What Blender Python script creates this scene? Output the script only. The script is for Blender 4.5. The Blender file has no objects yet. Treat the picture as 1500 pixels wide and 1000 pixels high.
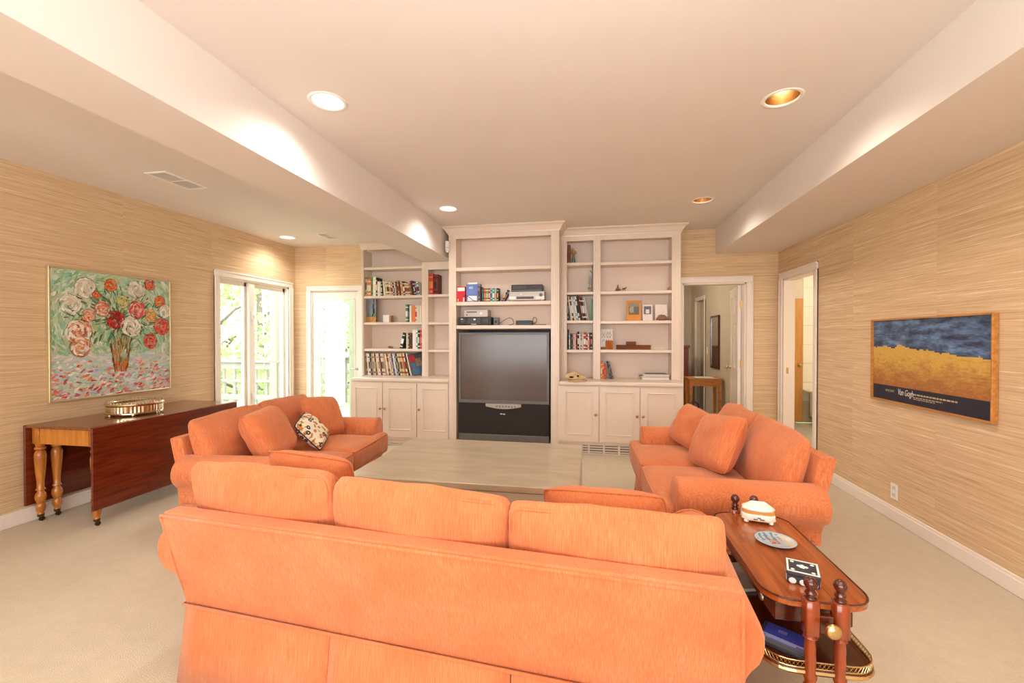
import bpy, math, random
from mathutils import Vector, Matrix, noise
random.seed(7)
# ------------------------------------------------------------------ camera
F, CX, CY, VX, VY, H = 635.0, 750.0, 500.0, 866.2, 494.0, 1.35
YAW = math.atan((VX - CX) / F)
PITCH = math.atan((CY - VY) * math.cos(YAW) / F)
scene = bpy.context.scene
COL = scene.collection
cam_d = bpy.data.cameras.new('camera')
cam_d.sensor_width = 36.0
cam_d.lens = F / 1500.0 * 36.0
cam_d.clip_start = 0.02
cam = bpy.data.objects.new('camera', cam_d)
COL.objects.link(cam)
cam.location = (0, 0, H)
cam.rotation_euler = (math.pi / 2 - PITCH, 0, YAW)
scene.camera = cam
FW = Vector((-math.sin(YAW) * math.cos(PITCH), math.cos(YAW) * math.cos(PITCH), -math.sin(PITCH)))
RT = Vector((math.cos(YAW), math.sin(YAW), 0))
UP = RT.cross(FW)


def at(axis, val, px, py):
    """point of the plane axis=val seen at photograph pixel px,py"""
    d = FW + RT * ((px - CX) / F) - UP * ((py - CY) / F)
    i = 'XYZ'.index(axis)
    c = Vector((0, 0, H))
    return c + d * ((val - c[i]) / d[i])


# ------------------------------------------------------------------ world, light, exposure
scene.view_settings.view_transform = 'Standard'
scene.view_settings.look = 'None'
scene.view_settings.gamma = 1.0
scene.view_settings.use_curve_mapping = False
scene.view_settings.exposure = 0.0
world = bpy.data.worlds.new('sky')
scene.world = world
world.use_nodes = True
wn = world.node_tree
bg = wn.nodes['Background']
bg.inputs['Color'].default_value = (0.93, 0.97, 1.0, 1)
bg.inputs['Strength'].default_value = 7.0


def area_light(name, loc, rot, sx, sy, power, color):
    l = bpy.data.lights.new(name, 'AREA')
    l.shape = 'RECTANGLE'
    l.size, l.size_y = sx, sy
    l.energy = power
    l.color = color
    o = bpy.data.objects.new(name, l)
    o.location = loc
    o.rotation_euler = rot
    COL.objects.link(o)
    return o


# added fill light behind the camera, placed at an invented window band
area_light('rear_fill_light', (-1.0, -2.35, 1.45), (math.radians(90), 0, 0), 5.0, 1.7, 30, (0.93, 0.97, 1.0))
# the photographer's bounced flash, held beside the camera and aimed at the ceiling
area_light('bounced_flash', (0.05, -.30, 1.72), (math.radians(180 - 14), 0, 0), .32, .32, 70, (0.90, 0.95, 1.0))
SPOT_W = 70
CAN_COL = (1.0, 0.90, 0.80)

# ------------------------------------------------------------------ room dimensions
XL, XR, YB, YBL, YREAR = -4.06, 2.2, 5.686, 5.403, -2.5
ZC, ZLC, ZBEAM, ZSOF = 2.68, 2.602, 2.336, 2.372
XB0, XB1, XS = -2.154, -1.762, 1.494
YBASE, YTV, YUP = 5.05, 5.03, 5.37


# ------------------------------------------------------------------ materials
def s2l(c):
    return tuple(((v / 255.0) / 12.92 if v / 255.0 <= 0.04045 else ((v / 255.0 + 0.055) / 1.055) ** 2.4) for v in c)


MATS = {}


def nodes_of(m):
    m.use_nodes = True
    nt = m.node_tree
    return nt, nt.nodes, nt.links, nt.nodes['Principled BSDF']


def ramp(n, stops):
    r = n.new('ShaderNodeValToRGB')
    e = r.color_ramp.elements
    while len(e) < len(stops):
        e.new(0.5)
    for k, (p, c) in enumerate(stops):
        e[k].position = p
        e[k].color = (*c, 1)
    return r


def plain(name, rgb, rough=0.5, metal=0.0, var=0.06, scale=6.0, bump=0.0, bscale=60.0, stretch=(1, 1, 1), spec=0.5, coat=0.0):
    """procedural material: colour varied by noise, optional fine relief"""
    if name in MATS:
        return MATS[name]
    m = bpy.data.materials.new(name)
    nt, n, l, b = nodes_of(m)
    c = s2l(rgb)
    tc = n.new('ShaderNodeTexCoord')
    mp = n.new('ShaderNodeMapping')
    mp.inputs['Scale'].default_value = stretch
    l.new(tc.outputs['Object'], mp.inputs['Vector'])
    nz = n.new('ShaderNodeTexNoise')
    nz.inputs['Scale'].default_value = scale
    nz.inputs['Detail'].default_value = 4
    l.new(mp.outputs['Vector'], nz.inputs['Vector'])
    r = ramp(n, [(0.25, tuple(max(0, v * (1 - var)) for v in c)), (0.75, tuple(min(1, v * (1 + var)) for v in c))])
    l.new(nz.outputs['Fac'], r.inputs['Fac'])
    l.new(r.outputs['Color'], b.inputs['Base Color'])
    b.inputs['Roughness'].default_value = rough
    b.inputs['Metallic'].default_value = metal
    b.inputs['Specular IOR Level'].default_value = spec
    b.inputs['Coat Weight'].default_value = coat
    if bump:
        nb = n.new('ShaderNodeTexNoise')
        nb.inputs['Scale'].default_value = bscale
        nb.inputs['Detail'].default_value = 3
        l.new(mp.outputs['Vector'], nb.inputs['Vector'])
        bp = n.new('ShaderNodeBump')
        bp.inputs['Strength'].default_value = bump
        bp.inputs['Distance'].default_value = 0.01
        l.new(nb.outputs['Fac'], bp.inputs['Height'])
        l.new(bp.outputs['Normal'], b.inputs['Normal'])
    MATS[name] = m
    return m


def wood(name, dark, light, rough=0.25, scale=3.0, axis=0, ring=14.0, coat=0.3, spec=0.5):
    if name in MATS:
        return MATS[name]
    m = bpy.data.materials.new(name)
    nt, n, l, b = nodes_of(m)
    tc = n.new('ShaderNodeTexCoord')
    mp = n.new('ShaderNodeMapping')
    s = [ring, ring, ring]
    s[axis] = 1.2
    mp.inputs['Scale'].default_value = s
    l.new(tc.outputs['Object'], mp.inputs['Vector'])
    nz = n.new('ShaderNodeTexNoise')
    nz.inputs['Scale'].default_value = scale
    nz.inputs['Detail'].default_value = 6
    nz.inputs['Distortion'].default_value = 0.6
    l.new(mp.outputs['Vector'], nz.inputs['Vector'])
    r = ramp(n, [(0.3, s2l(dark)), (0.7, s2l(light))])
    l.new(nz.outputs['Fac'], r.inputs['Fac'])
    l.new(r.outputs['Color'], b.inputs['Base Color'])
    b.inputs['Roughness'].default_value = rough
    b.inputs['Coat Weight'].default_value = coat
    b.inputs['Coat Roughness'].default_value = 0.15
    b.inputs['Specular IOR Level'].default_value = spec
    MATS[name] = m
    return m


def vcol(name='print', rough=0.55, spec=0.4):
    """colour from the mesh's own face colours (printed or painted things)"""
    if name in MATS:
        return MATS[name]
    m = bpy.data.materials.new(name)
    nt, n, l, b = nodes_of(m)
    a = n.new('ShaderNodeAttribute')
    a.attribute_name = 'Col'
    nz = n.new('ShaderNodeTexNoise')
    nz.inputs['Scale'].default_value = 220
    tc = n.new('ShaderNodeTexCoord')
    l.new(tc.outputs['Object'], nz.inputs['Vector'])
    mx = n.new('ShaderNodeMix')
    mx.data_type = 'RGBA'
    mx.blend_type = 'MULTIPLY'
    mx.inputs[0].default_value = 0.12
    l.new(a.outputs['Color'], mx.inputs[6])
    l.new(nz.outputs['Color'], mx.inputs[7])
    l.new(mx.outputs[2], b.inputs['Base Color'])
    b.inputs['Roughness'].default_value = rough
    b.inputs['Specular IOR Level'].default_value = spec
    MATS[name] = m
    return m


def grasscloth():
    m = bpy.data.materials.new('grasscloth_wallpaper')
    nt, n, l, b = nodes_of(m)
    g = n.new('ShaderNodeNewGeometry')
    sp = n.new('ShaderNodeSeparateXYZ')
    l.new(g.outputs['Position'], sp.inputs[0])
    ad = n.new('ShaderNodeMath')
    ad.operation = 'ADD'
    l.new(sp.outputs['X'], ad.inputs[0])
    l.new(sp.outputs['Y'], ad.inputs[1])
    # paper drops 0.91 m wide, each a touch different in tone
    dv = n.new('ShaderNodeMath'); dv.operation = 'DIVIDE'; dv.inputs[1].default_value = 0.91
    l.new(ad.outputs[0], dv.inputs[0])
    fl = n.new('ShaderNodeMath'); fl.operation = 'FLOOR'
    l.new(dv.outputs[0], fl.inputs[0])
    wn_ = n.new('ShaderNodeTexWhiteNoise'); wn_.noise_dimensions = '1D'
    l.new(fl.outputs[0], wn_.inputs['W'])
    off = n.new('ShaderNodeMath'); off.operation = 'MULTIPLY_ADD'; off.inputs[1].default_value = 7.3
    l.new(wn_.outputs['Value'], off.inputs[0]); l.new(ad.outputs[0], off.inputs[2])

    def streak(su, sz, det):
        cb = n.new('ShaderNodeCombineXYZ')
        mu = n.new('ShaderNodeMath'); mu.operation = 'MULTIPLY'; mu.inputs[1].default_value = su
        mz = n.new('ShaderNodeMath'); mz.operation = 'MULTIPLY'; mz.inputs[1].default_value = sz
        l.new(off.outputs[0], mu.inputs[0]); l.new(sp.outputs['Z'], mz.inputs[0])
        l.new(mu.outputs[0], cb.inputs[0]); l.new(mz.outputs[0], cb.inputs[1]); l.new(wn_.outputs['Value'], cb.inputs[2])
        t = n.new('ShaderNodeTexNoise'); t.inputs['Scale'].default_value = 1.0; t.inputs['Detail'].default_value = det
        t.inputs['Roughness'].default_value = 0.62
        l.new(cb.outputs[0], t.inputs['Vector'])
        return t
    a = streak(1.5, 120.0, 3)
    c = streak(5.0, 330.0, 2)
    mix = n.new('ShaderNodeMath'); mix.operation = 'MULTIPLY_ADD'; mix.inputs[1].default_value = 0.45
    l.new(c.outputs['Fac'], mix.inputs[0])
    hf = n.new('ShaderNodeMath'); hf.operation = 'MULTIPLY'; hf.inputs[1].default_value = 0.55
    l.new(a.outputs['Fac'], hf.inputs[0]); l.new(hf.outputs[0], mix.inputs[2])
    r = ramp(n, [(0.30, s2l((186, 146, 104))), (0.46, s2l((216, 182, 140))), (0.57, s2l((226, 196, 156))), (0.68, s2l((248, 230, 202)))])
    l.new(mix.outputs[0], r.inputs['Fac'])
    hv = n.new('ShaderNodeHueSaturation')
    vv = n.new('ShaderNodeMath'); vv.operation = 'MULTIPLY_ADD'; vv.inputs[1].default_value = 0.10; vv.inputs[2].default_value = 0.95
    l.new(wn_.outputs['Value'], vv.inputs[0]); l.new(vv.outputs[0], hv.inputs['Value']); l.new(r.outputs['Color'], hv.inputs['Color'])
    l.new(hv.outputs['Color'], b.inputs['Base Color'])
    b.inputs['Roughness'].default_value = 0.75
    bp = n.new('ShaderNodeBump'); bp.inputs['Strength'].default_value = 0.25; bp.inputs['Distance'].default_value = 0.004
    l.new(mix.outputs[0], bp.inputs['Height']); l.new(bp.outputs['Normal'], b.inputs['Normal'])
    return m


def sofa_fabric():
    m = bpy.data.materials.new('orange_chenille')
    nt, n, l, b = nodes_of(m)
    tc = n.new('ShaderNodeTexCoord')
    mp = n.new('ShaderNodeMapping'); mp.inputs['Scale'].default_value = (480, 90, 14)
    l.new(tc.outputs['Object'], mp.inputs['Vector'])
    nz = n.new('ShaderNodeTexNoise'); nz.inputs['Scale'].default_value = 1.0; nz.inputs['Detail'].default_value = 3
    l.new(mp.outputs['Vector'], nz.inputs['Vector'])
    n2 = n.new('ShaderNodeTexNoise'); n2.inputs['Scale'].default_value = 5.0; n2.inputs['Detail'].default_value = 3
    l.new(tc.outputs['Object'], n2.inputs['Vector'])
    ad = n.new('ShaderNodeMath'); ad.operation = 'MULTIPLY_ADD'; ad.inputs[1].default_value = 0.35
    hf = n.new('ShaderNodeMath'); hf.operation = 'MULTIPLY'; hf.inputs[1].default_value = 0.65
    l.new(nz.outputs['Fac'], hf.inputs[0]); l.new(n2.outputs['Fac'], ad.inputs[0]); l.new(hf.outputs[0], ad.inputs[2])
    r = ramp(n, [(0.34, s2l((198, 104, 60))), (0.5, s2l((209, 119, 74))), (0.66, s2l((220, 139, 94)))])
    l.new(ad.outputs[0], r.inputs['Fac']); l.new(r.outputs['Color'], b.inputs['Base Color'])
    b.inputs['Roughness'].default_value = 0.9
    b.inputs['Sheen Weight'].default_value = 0.35
    b.inputs['Sheen Roughness'].default_value = 0.5
    b.inputs['Sheen Tint'].default_value = (1.0, 0.75, 0.55, 1)
    b.inputs['Specular IOR Level'].default_value = 0.2
    bp = n.new('ShaderNodeBump'); bp.inputs['Strength'].default_value = 0.3; bp.inputs['Distance'].default_value = 0.004
    l.new(nz.outputs['Fac'], bp.inputs['Height'])
    n3 = n.new('ShaderNodeTexNoise'); n3.inputs['Scale'].default_value = 7.0; n3.inputs['Detail'].default_value = 3; n3.inputs['Distortion'].default_value = 1.6
    l.new(tc.outputs['Object'], n3.inputs['Vector'])
    b2 = n.new('ShaderNodeBump'); b2.inputs['Strength'].default_value = 0.2; b2.inputs['Distance'].default_value = 0.035
    l.new(n3.outputs['Fac'], b2.inputs['Height']); l.new(bp.outputs['Normal'], b2.inputs['Normal'])
    l.new(b2.outputs['Normal'], b.inputs['Normal'])
    return m


def glass_pane():
    m = bpy.data.materials.new('clear_glass')
    nt, n, l, b = nodes_of(m)
    n.remove(b)
    tr = n.new('ShaderNodeBsdfTransparent'); tr.inputs[0].default_value = (0.97, 0.99, 0.98, 1)
    gl = n.new('ShaderNodeBsdfGlossy'); gl.inputs['Roughness'].default_value = 0.02
    mx = n.new('ShaderNodeMixShader'); mx.inputs[0].default_value = 0.07
    l.new(tr.outputs[0], mx.inputs[1]); l.new(gl.outputs[0], mx.inputs[2])
    l.new(mx.outputs[0], n['Material Output'].inputs['Surface'])
    return m


def emitter(name, rgb, strength):
    m = bpy.data.materials.new(name)
    nt, n, l, b = nodes_of(m)
    b.inputs['Base Color'].default_value = (*s2l(rgb), 1)
    b.inputs['Emission Color'].default_value = (*s2l(rgb), 1)
    b.inputs['Emission Strength'].default_value = strength
    return m


M_WALL = grasscloth()
M_CEIL = plain('ceiling_paint', (232, 222, 213), 0.85, var=0.02, scale=2)
M_TRIM = plain('trim_paint', (243, 230, 217), 0.35, var=0.02, scale=3)
M_CAB = plain('cream_cabinet_paint', (232, 213, 194), 0.32, var=0.025, scale=3)
M_CABIN = plain('cabinet_back_paint', (228, 206, 188), 0.5, var=0.025, scale=3)
M_CARPET = plain('beige_carpet', (218, 203, 178), 0.95, var=0.04, scale=14, bump=0.6, bscale=260, spec=0.1)
M_SOFA = sofa_fabric()
M_GLASS = glass_pane()
M_WHITE = plain('white_plastic', (242, 238, 230), 0.35, var=0.02)
M_BRASS = plain('brass', (210, 182, 128), 0.28, metal=1.0, var=0.08, scale=20)
M_KNOB = plain('aged_brass', (176, 140, 86), .3, metal=.9, var=.08, scale=20)
M_STEEL = plain('brushed_nickel', (205, 200, 190), 0.3, metal=1.0, var=0.05, scale=20)
M_SILVER = plain('silver_plate', (222, 208, 176), 0.18, metal=1.0, var=0.1, scale=25)
M_MIRROR = plain('mirror_glass', (235, 235, 235), 0.03, metal=1.0, var=0.01)
M_BLACK = plain('black_plastic', (26, 25, 27), 0.4, var=0.1)
M_PRINT = vcol('print')
M_GLOSSPRINT = vcol('glossy_print', 0.25, 0.5)
M_MAHOG = wood('mahogany_veneer', (84, 26, 8), (122, 44, 16), 0.22, axis=1)
M_MAHOGTOP = wood('walnut_top', (116, 62, 28), (150, 90, 48), 0.22, axis=1)
M_MAPLE = wood('golden_maple', (188, 112, 36), (214, 142, 58), 0.3, axis=2)
M_CHERRY = wood('cherry_wood', (136, 60, 20), (178, 92, 36), 0.18, axis=1, coat=0.5)
M_CHERRYV = wood('cherry_turned_wood', (112, 40, 12), (158, 68, 24), 0.2, axis=2, coat=0.5)
M_CHERRYD = wood('dark_cherry', (62, 18, 8), (92, 32, 12), 0.2, axis=1, coat=0.5)
M_LIMED = wood('limed_oak_laminate', (172, 154, 128), (194, 176, 148), 0.3, scale=2.2, axis=0, ring=5, coat=0.1)


# ------------------------------------------------------------------ mesh builder
class MB:
    def __init__(self):
        self.v, self.f, self.c = [], [], []

    def quad_faces(self, idx, faces, col=None):
        o = idx
        for f in faces:
            self.f.append([o + k for k in f])
            self.c.append(col)

    def box(self, x0, x1, y0, y1, z0, z1, col=None):
        o = len(self.v)
        self.v += [(x0, y0, z0), (x1, y0, z0), (x1, y1, z0), (x0, y1, z0), (x0, y0, z1), (x1, y0, z1), (x1, y1, z1), (x0, y1, z1)]
        self.quad_faces(o, [(3, 2, 1, 0), (4, 5, 6, 7), (0, 1, 5, 4), (1, 2, 6, 5), (2, 3, 7, 6), (3, 0, 4, 7)], col)
        return self

    def bbox(self, x0, x1, y0, y1, z0, z1, b=0.004, col=None, n=None):
        """box with chamfered edges"""
        b = min(b, (x1 - x0) * .45, (y1 - y0) * .45, (z1 - z0) * .45)
        o = len(self.v)
        idx = {}
        for sx in (0, 1):
            for sy in (0, 1):
                for sz in (0, 1):
                    X, Y, Z = (x0, x1)[sx], (y0, y1)[sy], (z0, z1)[sz]
                    ix, iy, iz = X + (b if sx == 0 else -b), Y + (b if sy == 0 else -b), Z + (b if sz == 0 else -b)
                    for a, p in (('x', (X, iy, iz)), ('y', (ix, Y, iz)), ('z', (ix, iy, Z))):
                        idx[(sx, sy, sz, a)] = len(self.v)
                        self.v.append(p)
        q = lambda *k: (self.f.append([idx[i] for i in k]), self.c.append(col))
        for s in (0, 1):
            q(*[(s, a, c, 'x') for a, c in ((0, 0), (1, 0), (1, 1), (0, 1))][::1 if s else -1])
            q(*[(a, s, c, 'y') for a, c in ((0, 0), (1, 0), (1, 1), (0, 1))][::-1 if s else 1])
            q(*[(a, c, s, 'z') for a, c in ((0, 0), (1, 0), (1, 1), (0, 1))][::1 if s else -1])
        for a in (0, 1):
            for c in (0, 1):
                k = [(a, c, 0, 'x'), (a, c, 0, 'y'), (a, c, 1, 'y'), (a, c, 1, 'x')]
                q(*(k if (a == c) else k[::-1]))
                k = [(a, 0, c, 'x'), (a, 0, c, 'z'), (a, 1, c, 'z'), (a, 1, c, 'x')]
                q(*(k if (a != c) else k[::-1]))
                k = [(0, a, c, 'y'), (0, a, c, 'z'), (1, a, c, 'z'), (1, a, c, 'y')]
                q(*(k if (a == c) else k[::-1]))
        for sx in (0, 1):
            for sy in (0, 1):
                for sz in (0, 1):
                    k = [(sx, sy, sz, a) for a in 'xyz']
                    q(*(k if (sx + sy + sz) % 2 == 1 else k[::-1]))
        return self

    def lathe(self, prof, cx=0, cy=0, z0=0, n=20, col=None):
        o = len(self.v)
        for r, z in prof:
            for k in range(n):
                a = 2 * math.pi * k / n
                self.v.append((cx + r * math.cos(a), cy + r * math.sin(a), z0 + z))
        for i in range(len(prof) - 1):
            for k in range(n):
                k2 = (k + 1) % n
                self.f.append([o + i * n + k, o + i * n + k2, o + (i + 1) * n + k2, o + (i + 1) * n + k])
                self.c.append(col)
        self.f.append([o + k for k in range(n)][::-1]); self.c.append(col)
        m = (len(prof) - 1) * n
        self.f.append([o + m + k for k in range(n)]); self.c.append(col)
        return self

    def tube(self, pts, r, n=8, closed=False, col=None):
        pts = [Vector(p) for p in pts]
        N = len(pts)
        o = len(self.v)
        prev = None
        for i, p in enumerate(pts):
            a = pts[(i - 1) % N] if (closed or i) else p
            b = pts[(i + 1) % N] if (closed or i < N - 1) else p
            d = (b - a).normalized()
            if prev is None:
                s = d.cross(Vector((0, 0, 1)))
                if s.length < 1e-3:
                    s = d.cross(Vector((0, 1, 0)))
            else:
                s = prev - d * prev.dot(d)
            s.normalize(); prev = s
            t = d.cross(s)
            rr = r[i] if isinstance(r, (list, tuple)) else r
            for k in range(n):
                an = 2 * math.pi * k / n
                self.v.append(tuple(p + (s * math.cos(an) + t * math.sin(an)) * rr))
        for i in range(N if closed else N - 1):
            for k in range(n):
                k2 = (k + 1) % n
                j = (i + 1) % N
                self.f.append([o + i * n + k, o + i * n + k2, o + j * n + k2, o + j * n + k]); self.c.append(col)
        if not closed:
            self.f.append([o + k for k in range(n)][::-1]); self.c.append(col)
            self.f.append([o + (N - 1) * n + k for k in range(n)]); self.c.append(col)
        return self

    def prism(self, poly, axis, a, b, col=None):
        """closed polygon extruded along an axis; poly gives the two other coords in order"""
        o = len(self.v)
        n = len(poly)
        for t in (a, b):
            for p, q in poly:
                self.v.append({'X': (t, p, q), 'Y': (p, t, q), 'Z': (p, q, t)}[axis])
        for k in range(n):
            k2 = (k + 1) % n
            self.f.append([o + k, o + k2, o + n + k2, o + n + k]); self.c.append(col)
        self.f.append([o + k for k in range(n)][::-1]); self.c.append(col)
        self.f.append([o + n + k for k in range(n)]); self.c.append(col)
        return self

    def quad(self, a, b, c, d, col=None):
        o = len(self.v)
        self.v += [tuple(a), tuple(b), tuple(c), tuple(d)]
        self.f.append([o, o + 1, o + 2, o + 3]); self.c.append(col)
        return self

    def move(self, M):
        self.v = [tuple(M @ Vector(p)) for p in self.v]
        return self

    def mesh(self, name, smooth=False, recalc=True):
        import bmesh
        me = bpy.data.meshes.new(name)
        me.from_pydata(self.v, [], self.f)
        if any(c is not None for c in self.c):
            at_ = me.color_attributes.new('Col', 'FLOAT_COLOR', 'CORNER')
            i = 0
            for p, c in zip(me.polygons, self.c):
                c = c or (0.8, 0.8, 0.8)
                for _ in range(p.loop_total):
                    at_.data[i].color = (*c, 1); i += 1
        if recalc:
            bm = bmesh.new(); bm.from_mesh(me)
            bmesh.ops.recalc_face_normals(bm, faces=bm.faces)
            bm.to_mesh(me); bm.free()
        if smooth:
            me.polygons.foreach_set('use_smooth', [True] * len(me.polygons))
        me.update()
        return me


def put(name, src, mat, parent=None, label=None, cat=None, group=None, kind=None, smooth=False, loc=None, rz=None, recalc=True):
    me = src.mesh(name, smooth, recalc) if isinstance(src, MB) else src
    if mat and not me.materials:
        me.materials.append(mat)
    o = bpy.data.objects.new(name, me)
    COL.objects.link(o)
    if parent:
        o.parent = parent
    if loc is not None:
        o.location = loc
    if rz is not None:
        o.rotation_euler = (0, 0, rz)
    tag(o, label, cat, group, kind)
    return o


def tag(o, label=None, cat=None, group=None, kind=None):
    if label: o['label'] = label
    if cat: o['category'] = cat
    if group: o['group'] = group
    if kind: o['kind'] = kind
    return o


def thing(name, label, cat, loc=(0, 0, 0), rz=0, group=None):
    o = bpy.data.objects.new(name, None)
    o.empty_display_size = 0.1
    COL.objects.link(o)
    o.location = loc
    o.rotation_euler = (0, 0, rz)
    return tag(o, label, cat, group)


def struct(name, src, mat, label=None, cat=None):
    return put(name, src, mat, None, label, cat, None, 'structure')


def autosmooth(o, ang=40):
    """flat where edges are sharp, smooth elsewhere"""
    me = o.data
    me.polygons.foreach_set('use_smooth', [True] * len(me.polygons))
    me.set_sharp_from_angle(angle=math.radians(ang))
    return o


# ================================================================== STRUCTURE
def rect_with_hole(mb, u0, u1, w0, w1, holes, fn):
    """fills a rectangle but for rectangular holes; fn(ua,ub,wa,wb) adds one cell"""
    us = sorted({u0, u1, *[h[0] for h in holes], *[h[1] for h in holes]})
    ws = sorted({w0, w1, *[h[2] for h in holes], *[h[3] for h in holes]})
    for a, b in zip(us, us[1:]):
        for c, d in zip(ws, ws[1:]):
            m, k = (a + b) / 2, (c + d) / 2
            if not any(h[0] < m < h[1] and h[2] < k < h[3] for h in holes):
                fn(a, b, c, d)


# --- floor
struct('floor', MB().box(XL - .12, XR + .12, YREAR - .12, YB + .12, -.12, 0), M_CARPET, 'beige cut pile carpet covering the living room floor', 'floor')

# --- openings
WY0, WY1, WZ0, WZ1 = 4.145, 5.27, 0.34, 2.03          # window in the left wall
FX0, FX1, FZ1 = at('Y', YBL, 456, 450).x, at('Y', YBL, 525.5, 450).x, 1.99    # glazed door
DX0, DX1, DZ1 = at('Y', YB, 999.5, 450).x, at('Y', YB, 1093, 450).x, 2.02     # doorway to the hall
BY1, BY0, BZ1 = at('X', XR, 1147, 450).y, at('X', XR, 1193.5, 450).y, 2.03     # bathroom doorway

mb = MB()
rect_with_hole(mb, YREAR - .12, YBL + .2, 0, 2.8, [(WY0, WY1, WZ0, WZ1)], lambda a, b, c, d: mb.box(XL - .12, XL, a, b, c, d))
struct('wall_left', mb, M_WALL, 'tan grasscloth wall behind the flower painting and the window', 'wall')
XBC = at('Y', YUP, 529.6, 450).x           # left flank of the left bookcase
mb = MB()
rect_with_hole(mb, XL, XBC - .002, 0, 2.8, [(FX0, FX1, 0, FZ1)], lambda a, b, c, d: mb.box(a, b, YBL, YBL + .12, c, d))
struct('wall_back_left', mb, M_WALL, 'tan grasscloth wall around the glazed door', 'wall')
mb = MB()
rect_with_hole(mb, XBC - .1, XR + .12, 0, 2.8, [(DX0, DX1, 0, DZ1)], lambda a, b, c, d: mb.box(a, b, YB, YB + .12, c, d))
struct('wall_back', mb, M_WALL, 'tan grasscloth wall behind the bookcases and around the hall doorway', 'wall')
mb = MB()
rect_with_hole(mb, YREAR - .12, YB, 0, 2.8, [(BY0, BY1, 0, BZ1)], lambda a, b, c, d: mb.box(XR, XR + .12, a, b, c, d))
struct('wall_right', mb, M_WALL, 'tan grasscloth wall behind the framed poster', 'wall')
RW = (-3.5, 1.5, .6, 2.3)  # unseen window opening, made up to go with the rear fill light
mb = MB()
rect_with_hole(mb, XL, XR, 0, 2.8, [RW], lambda a, b, c, d: mb.box(a, b, YREAR - .12, YREAR, c, d))
struct('wall_rear', mb, M_WALL, 'tan grasscloth wall with the added wide windows opposite the bookcases', 'wall')
w3 = thing('added_rear_window', 'wide white framed window band, added for the fill light, in the wall opposite the bookcases', 'window')
w3['kind'] = 'structure'
mb = MB()
for a, b in ((RW[0], RW[0] + .06), (RW[1] - .06, RW[1]), (-1.85, -1.79), (-.19, -.13)):
    mb.box(a, b, YREAR - .09, YREAR - .03, RW[2], RW[3])
mb.box(RW[0], RW[1], YREAR - .09, YREAR - .03, RW[2], RW[2] + .06).box(RW[0], RW[1], YREAR - .09, YREAR - .03, RW[3] - .06, RW[3])
put('window_frame', mb, M_TRIM, w3)


# --- ceilings
def plate_round_holes(x0, x1, y0, y1, z, holes, n=32):
    mb = MB()
    cells = [(hx - r * 1.3, hx + r * 1.3, hy - r * 1.3, hy + r * 1.3) for hx, hy, r in holes]
    rect_with_hole(mb, x0, x1, y0, y1, cells, lambda a, b, c, d: mb.quad((a, c, z), (a, d, z), (b, d, z), (b, c, z)))
    for (hx, hy, r) in holes:
        s = r * 1.3
        for k in range(n):
            P = []
            for kk in (k, k + 1):
                a = 2 * math.pi * kk / n
                ca, sa = math.cos(a), math.sin(a)
                m = s / max(abs(ca), abs(sa))
                P += [(hx + r * ca, hy + r * sa, z), (hx + m * ca, hy + m * sa, z)]
            mb.quad(P[0], P[1], P[3], P[2])
    # upper side, so that the ceiling is a slab
    mb.quad((x0, y0, z + .25), (x1, y0, z + .25), (x1, y1, z + .25), (x0, y1, z + .25))
    return mb


CANS = [at('Z', ZC, 480, 148.5), at('Z', ZC, 1146, 143.7), at('Z', ZC, 656.5, 305.5), at('Z', ZC, 1029, 293)]
CAN_L = at('Z', ZLC, 421, 347.5)
RCAN = 0.088
struct('ceiling', plate_round_holes(XB1, XS, YREAR, YB, ZC, [(c.x, c.y, RCAN) for c in CANS] + [(-1.46, .2, RCAN), (1.04, .6, RCAN)]), M_CEIL,
       'raised flat painted ceiling with recessed lights between the beam and the soffit', 'ceiling')
struct('ceiling.001', plate_round_holes(XL, XB0, YREAR, YBL + .3, ZLC, [(CAN_L.x, CAN_L.y, RCAN)]), M_CEIL,
       'flat painted ceiling between the beam and the window wall', 'ceiling')
struct('trim_1', MB().box(XB0, XB1, YREAR, YB, ZBEAM, 2.95), M_CEIL, 'boxed painted ceiling beam running to the television cabinet', 'beam')
struct('trim_2', MB().box(XS, XR, YREAR, YB, ZSOF, 2.95), M_CEIL, 'dropped painted ceiling soffit along the poster wall', 'soffit')


def downlight(c, z, label, power, lit_col, group=None, refl=None):
    t = thing('recessed_light', label, 'downlight', (c.x, c.y, z), 0, group)
    n = 32
    mb = MB()
    mb.lathe([(RCAN - .004, .004), (RCAN - .004, -.003), (RCAN + .004, -.006), (RCAN + .014, -.005), (RCAN + .018, -.0005)], n=n)
    mb.f = mb.f[:-2]; mb.c = mb.c[:-2]
    put('trim_ring', mb, M_WHITE, t, smooth=True, recalc=False)
    mb = MB()
    mb.lathe([(RCAN - .003, .001), (RCAN - .006, .04), (RCAN - .014, .09), (RCAN - .03, .14)], n=n)
    mb.f = mb.f[:-2]; mb.c = mb.c[:-2]
    put('reflector', mb, refl or M_GOLDREF, t, smooth=True, recalc=False)
    mb = MB().lathe([(.02, .075), (.040, .085), (.047, .105), (.04, .135), (.02, .15)], n=24)
    mb.v = [(x, y, z_ + .0) for x, y, z_ in mb.v]
    put('bulb', mb, M_BULB, t, smooth=True)
    l = bpy.data.lights.new('downlight_beam', 'SPOT')
    l.energy = power
    l.spot_size = math.radians(150)
    l.spot_blend = 1.0
    l.shadow_soft_size = 0.05
    l.color = lit_col
    lo = bpy.data.objects.new('downlight_beam', l)
    COL.objects.link(lo)
    lo.parent = t
    lo.location = (0, 0, -.02)
    return t


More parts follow.
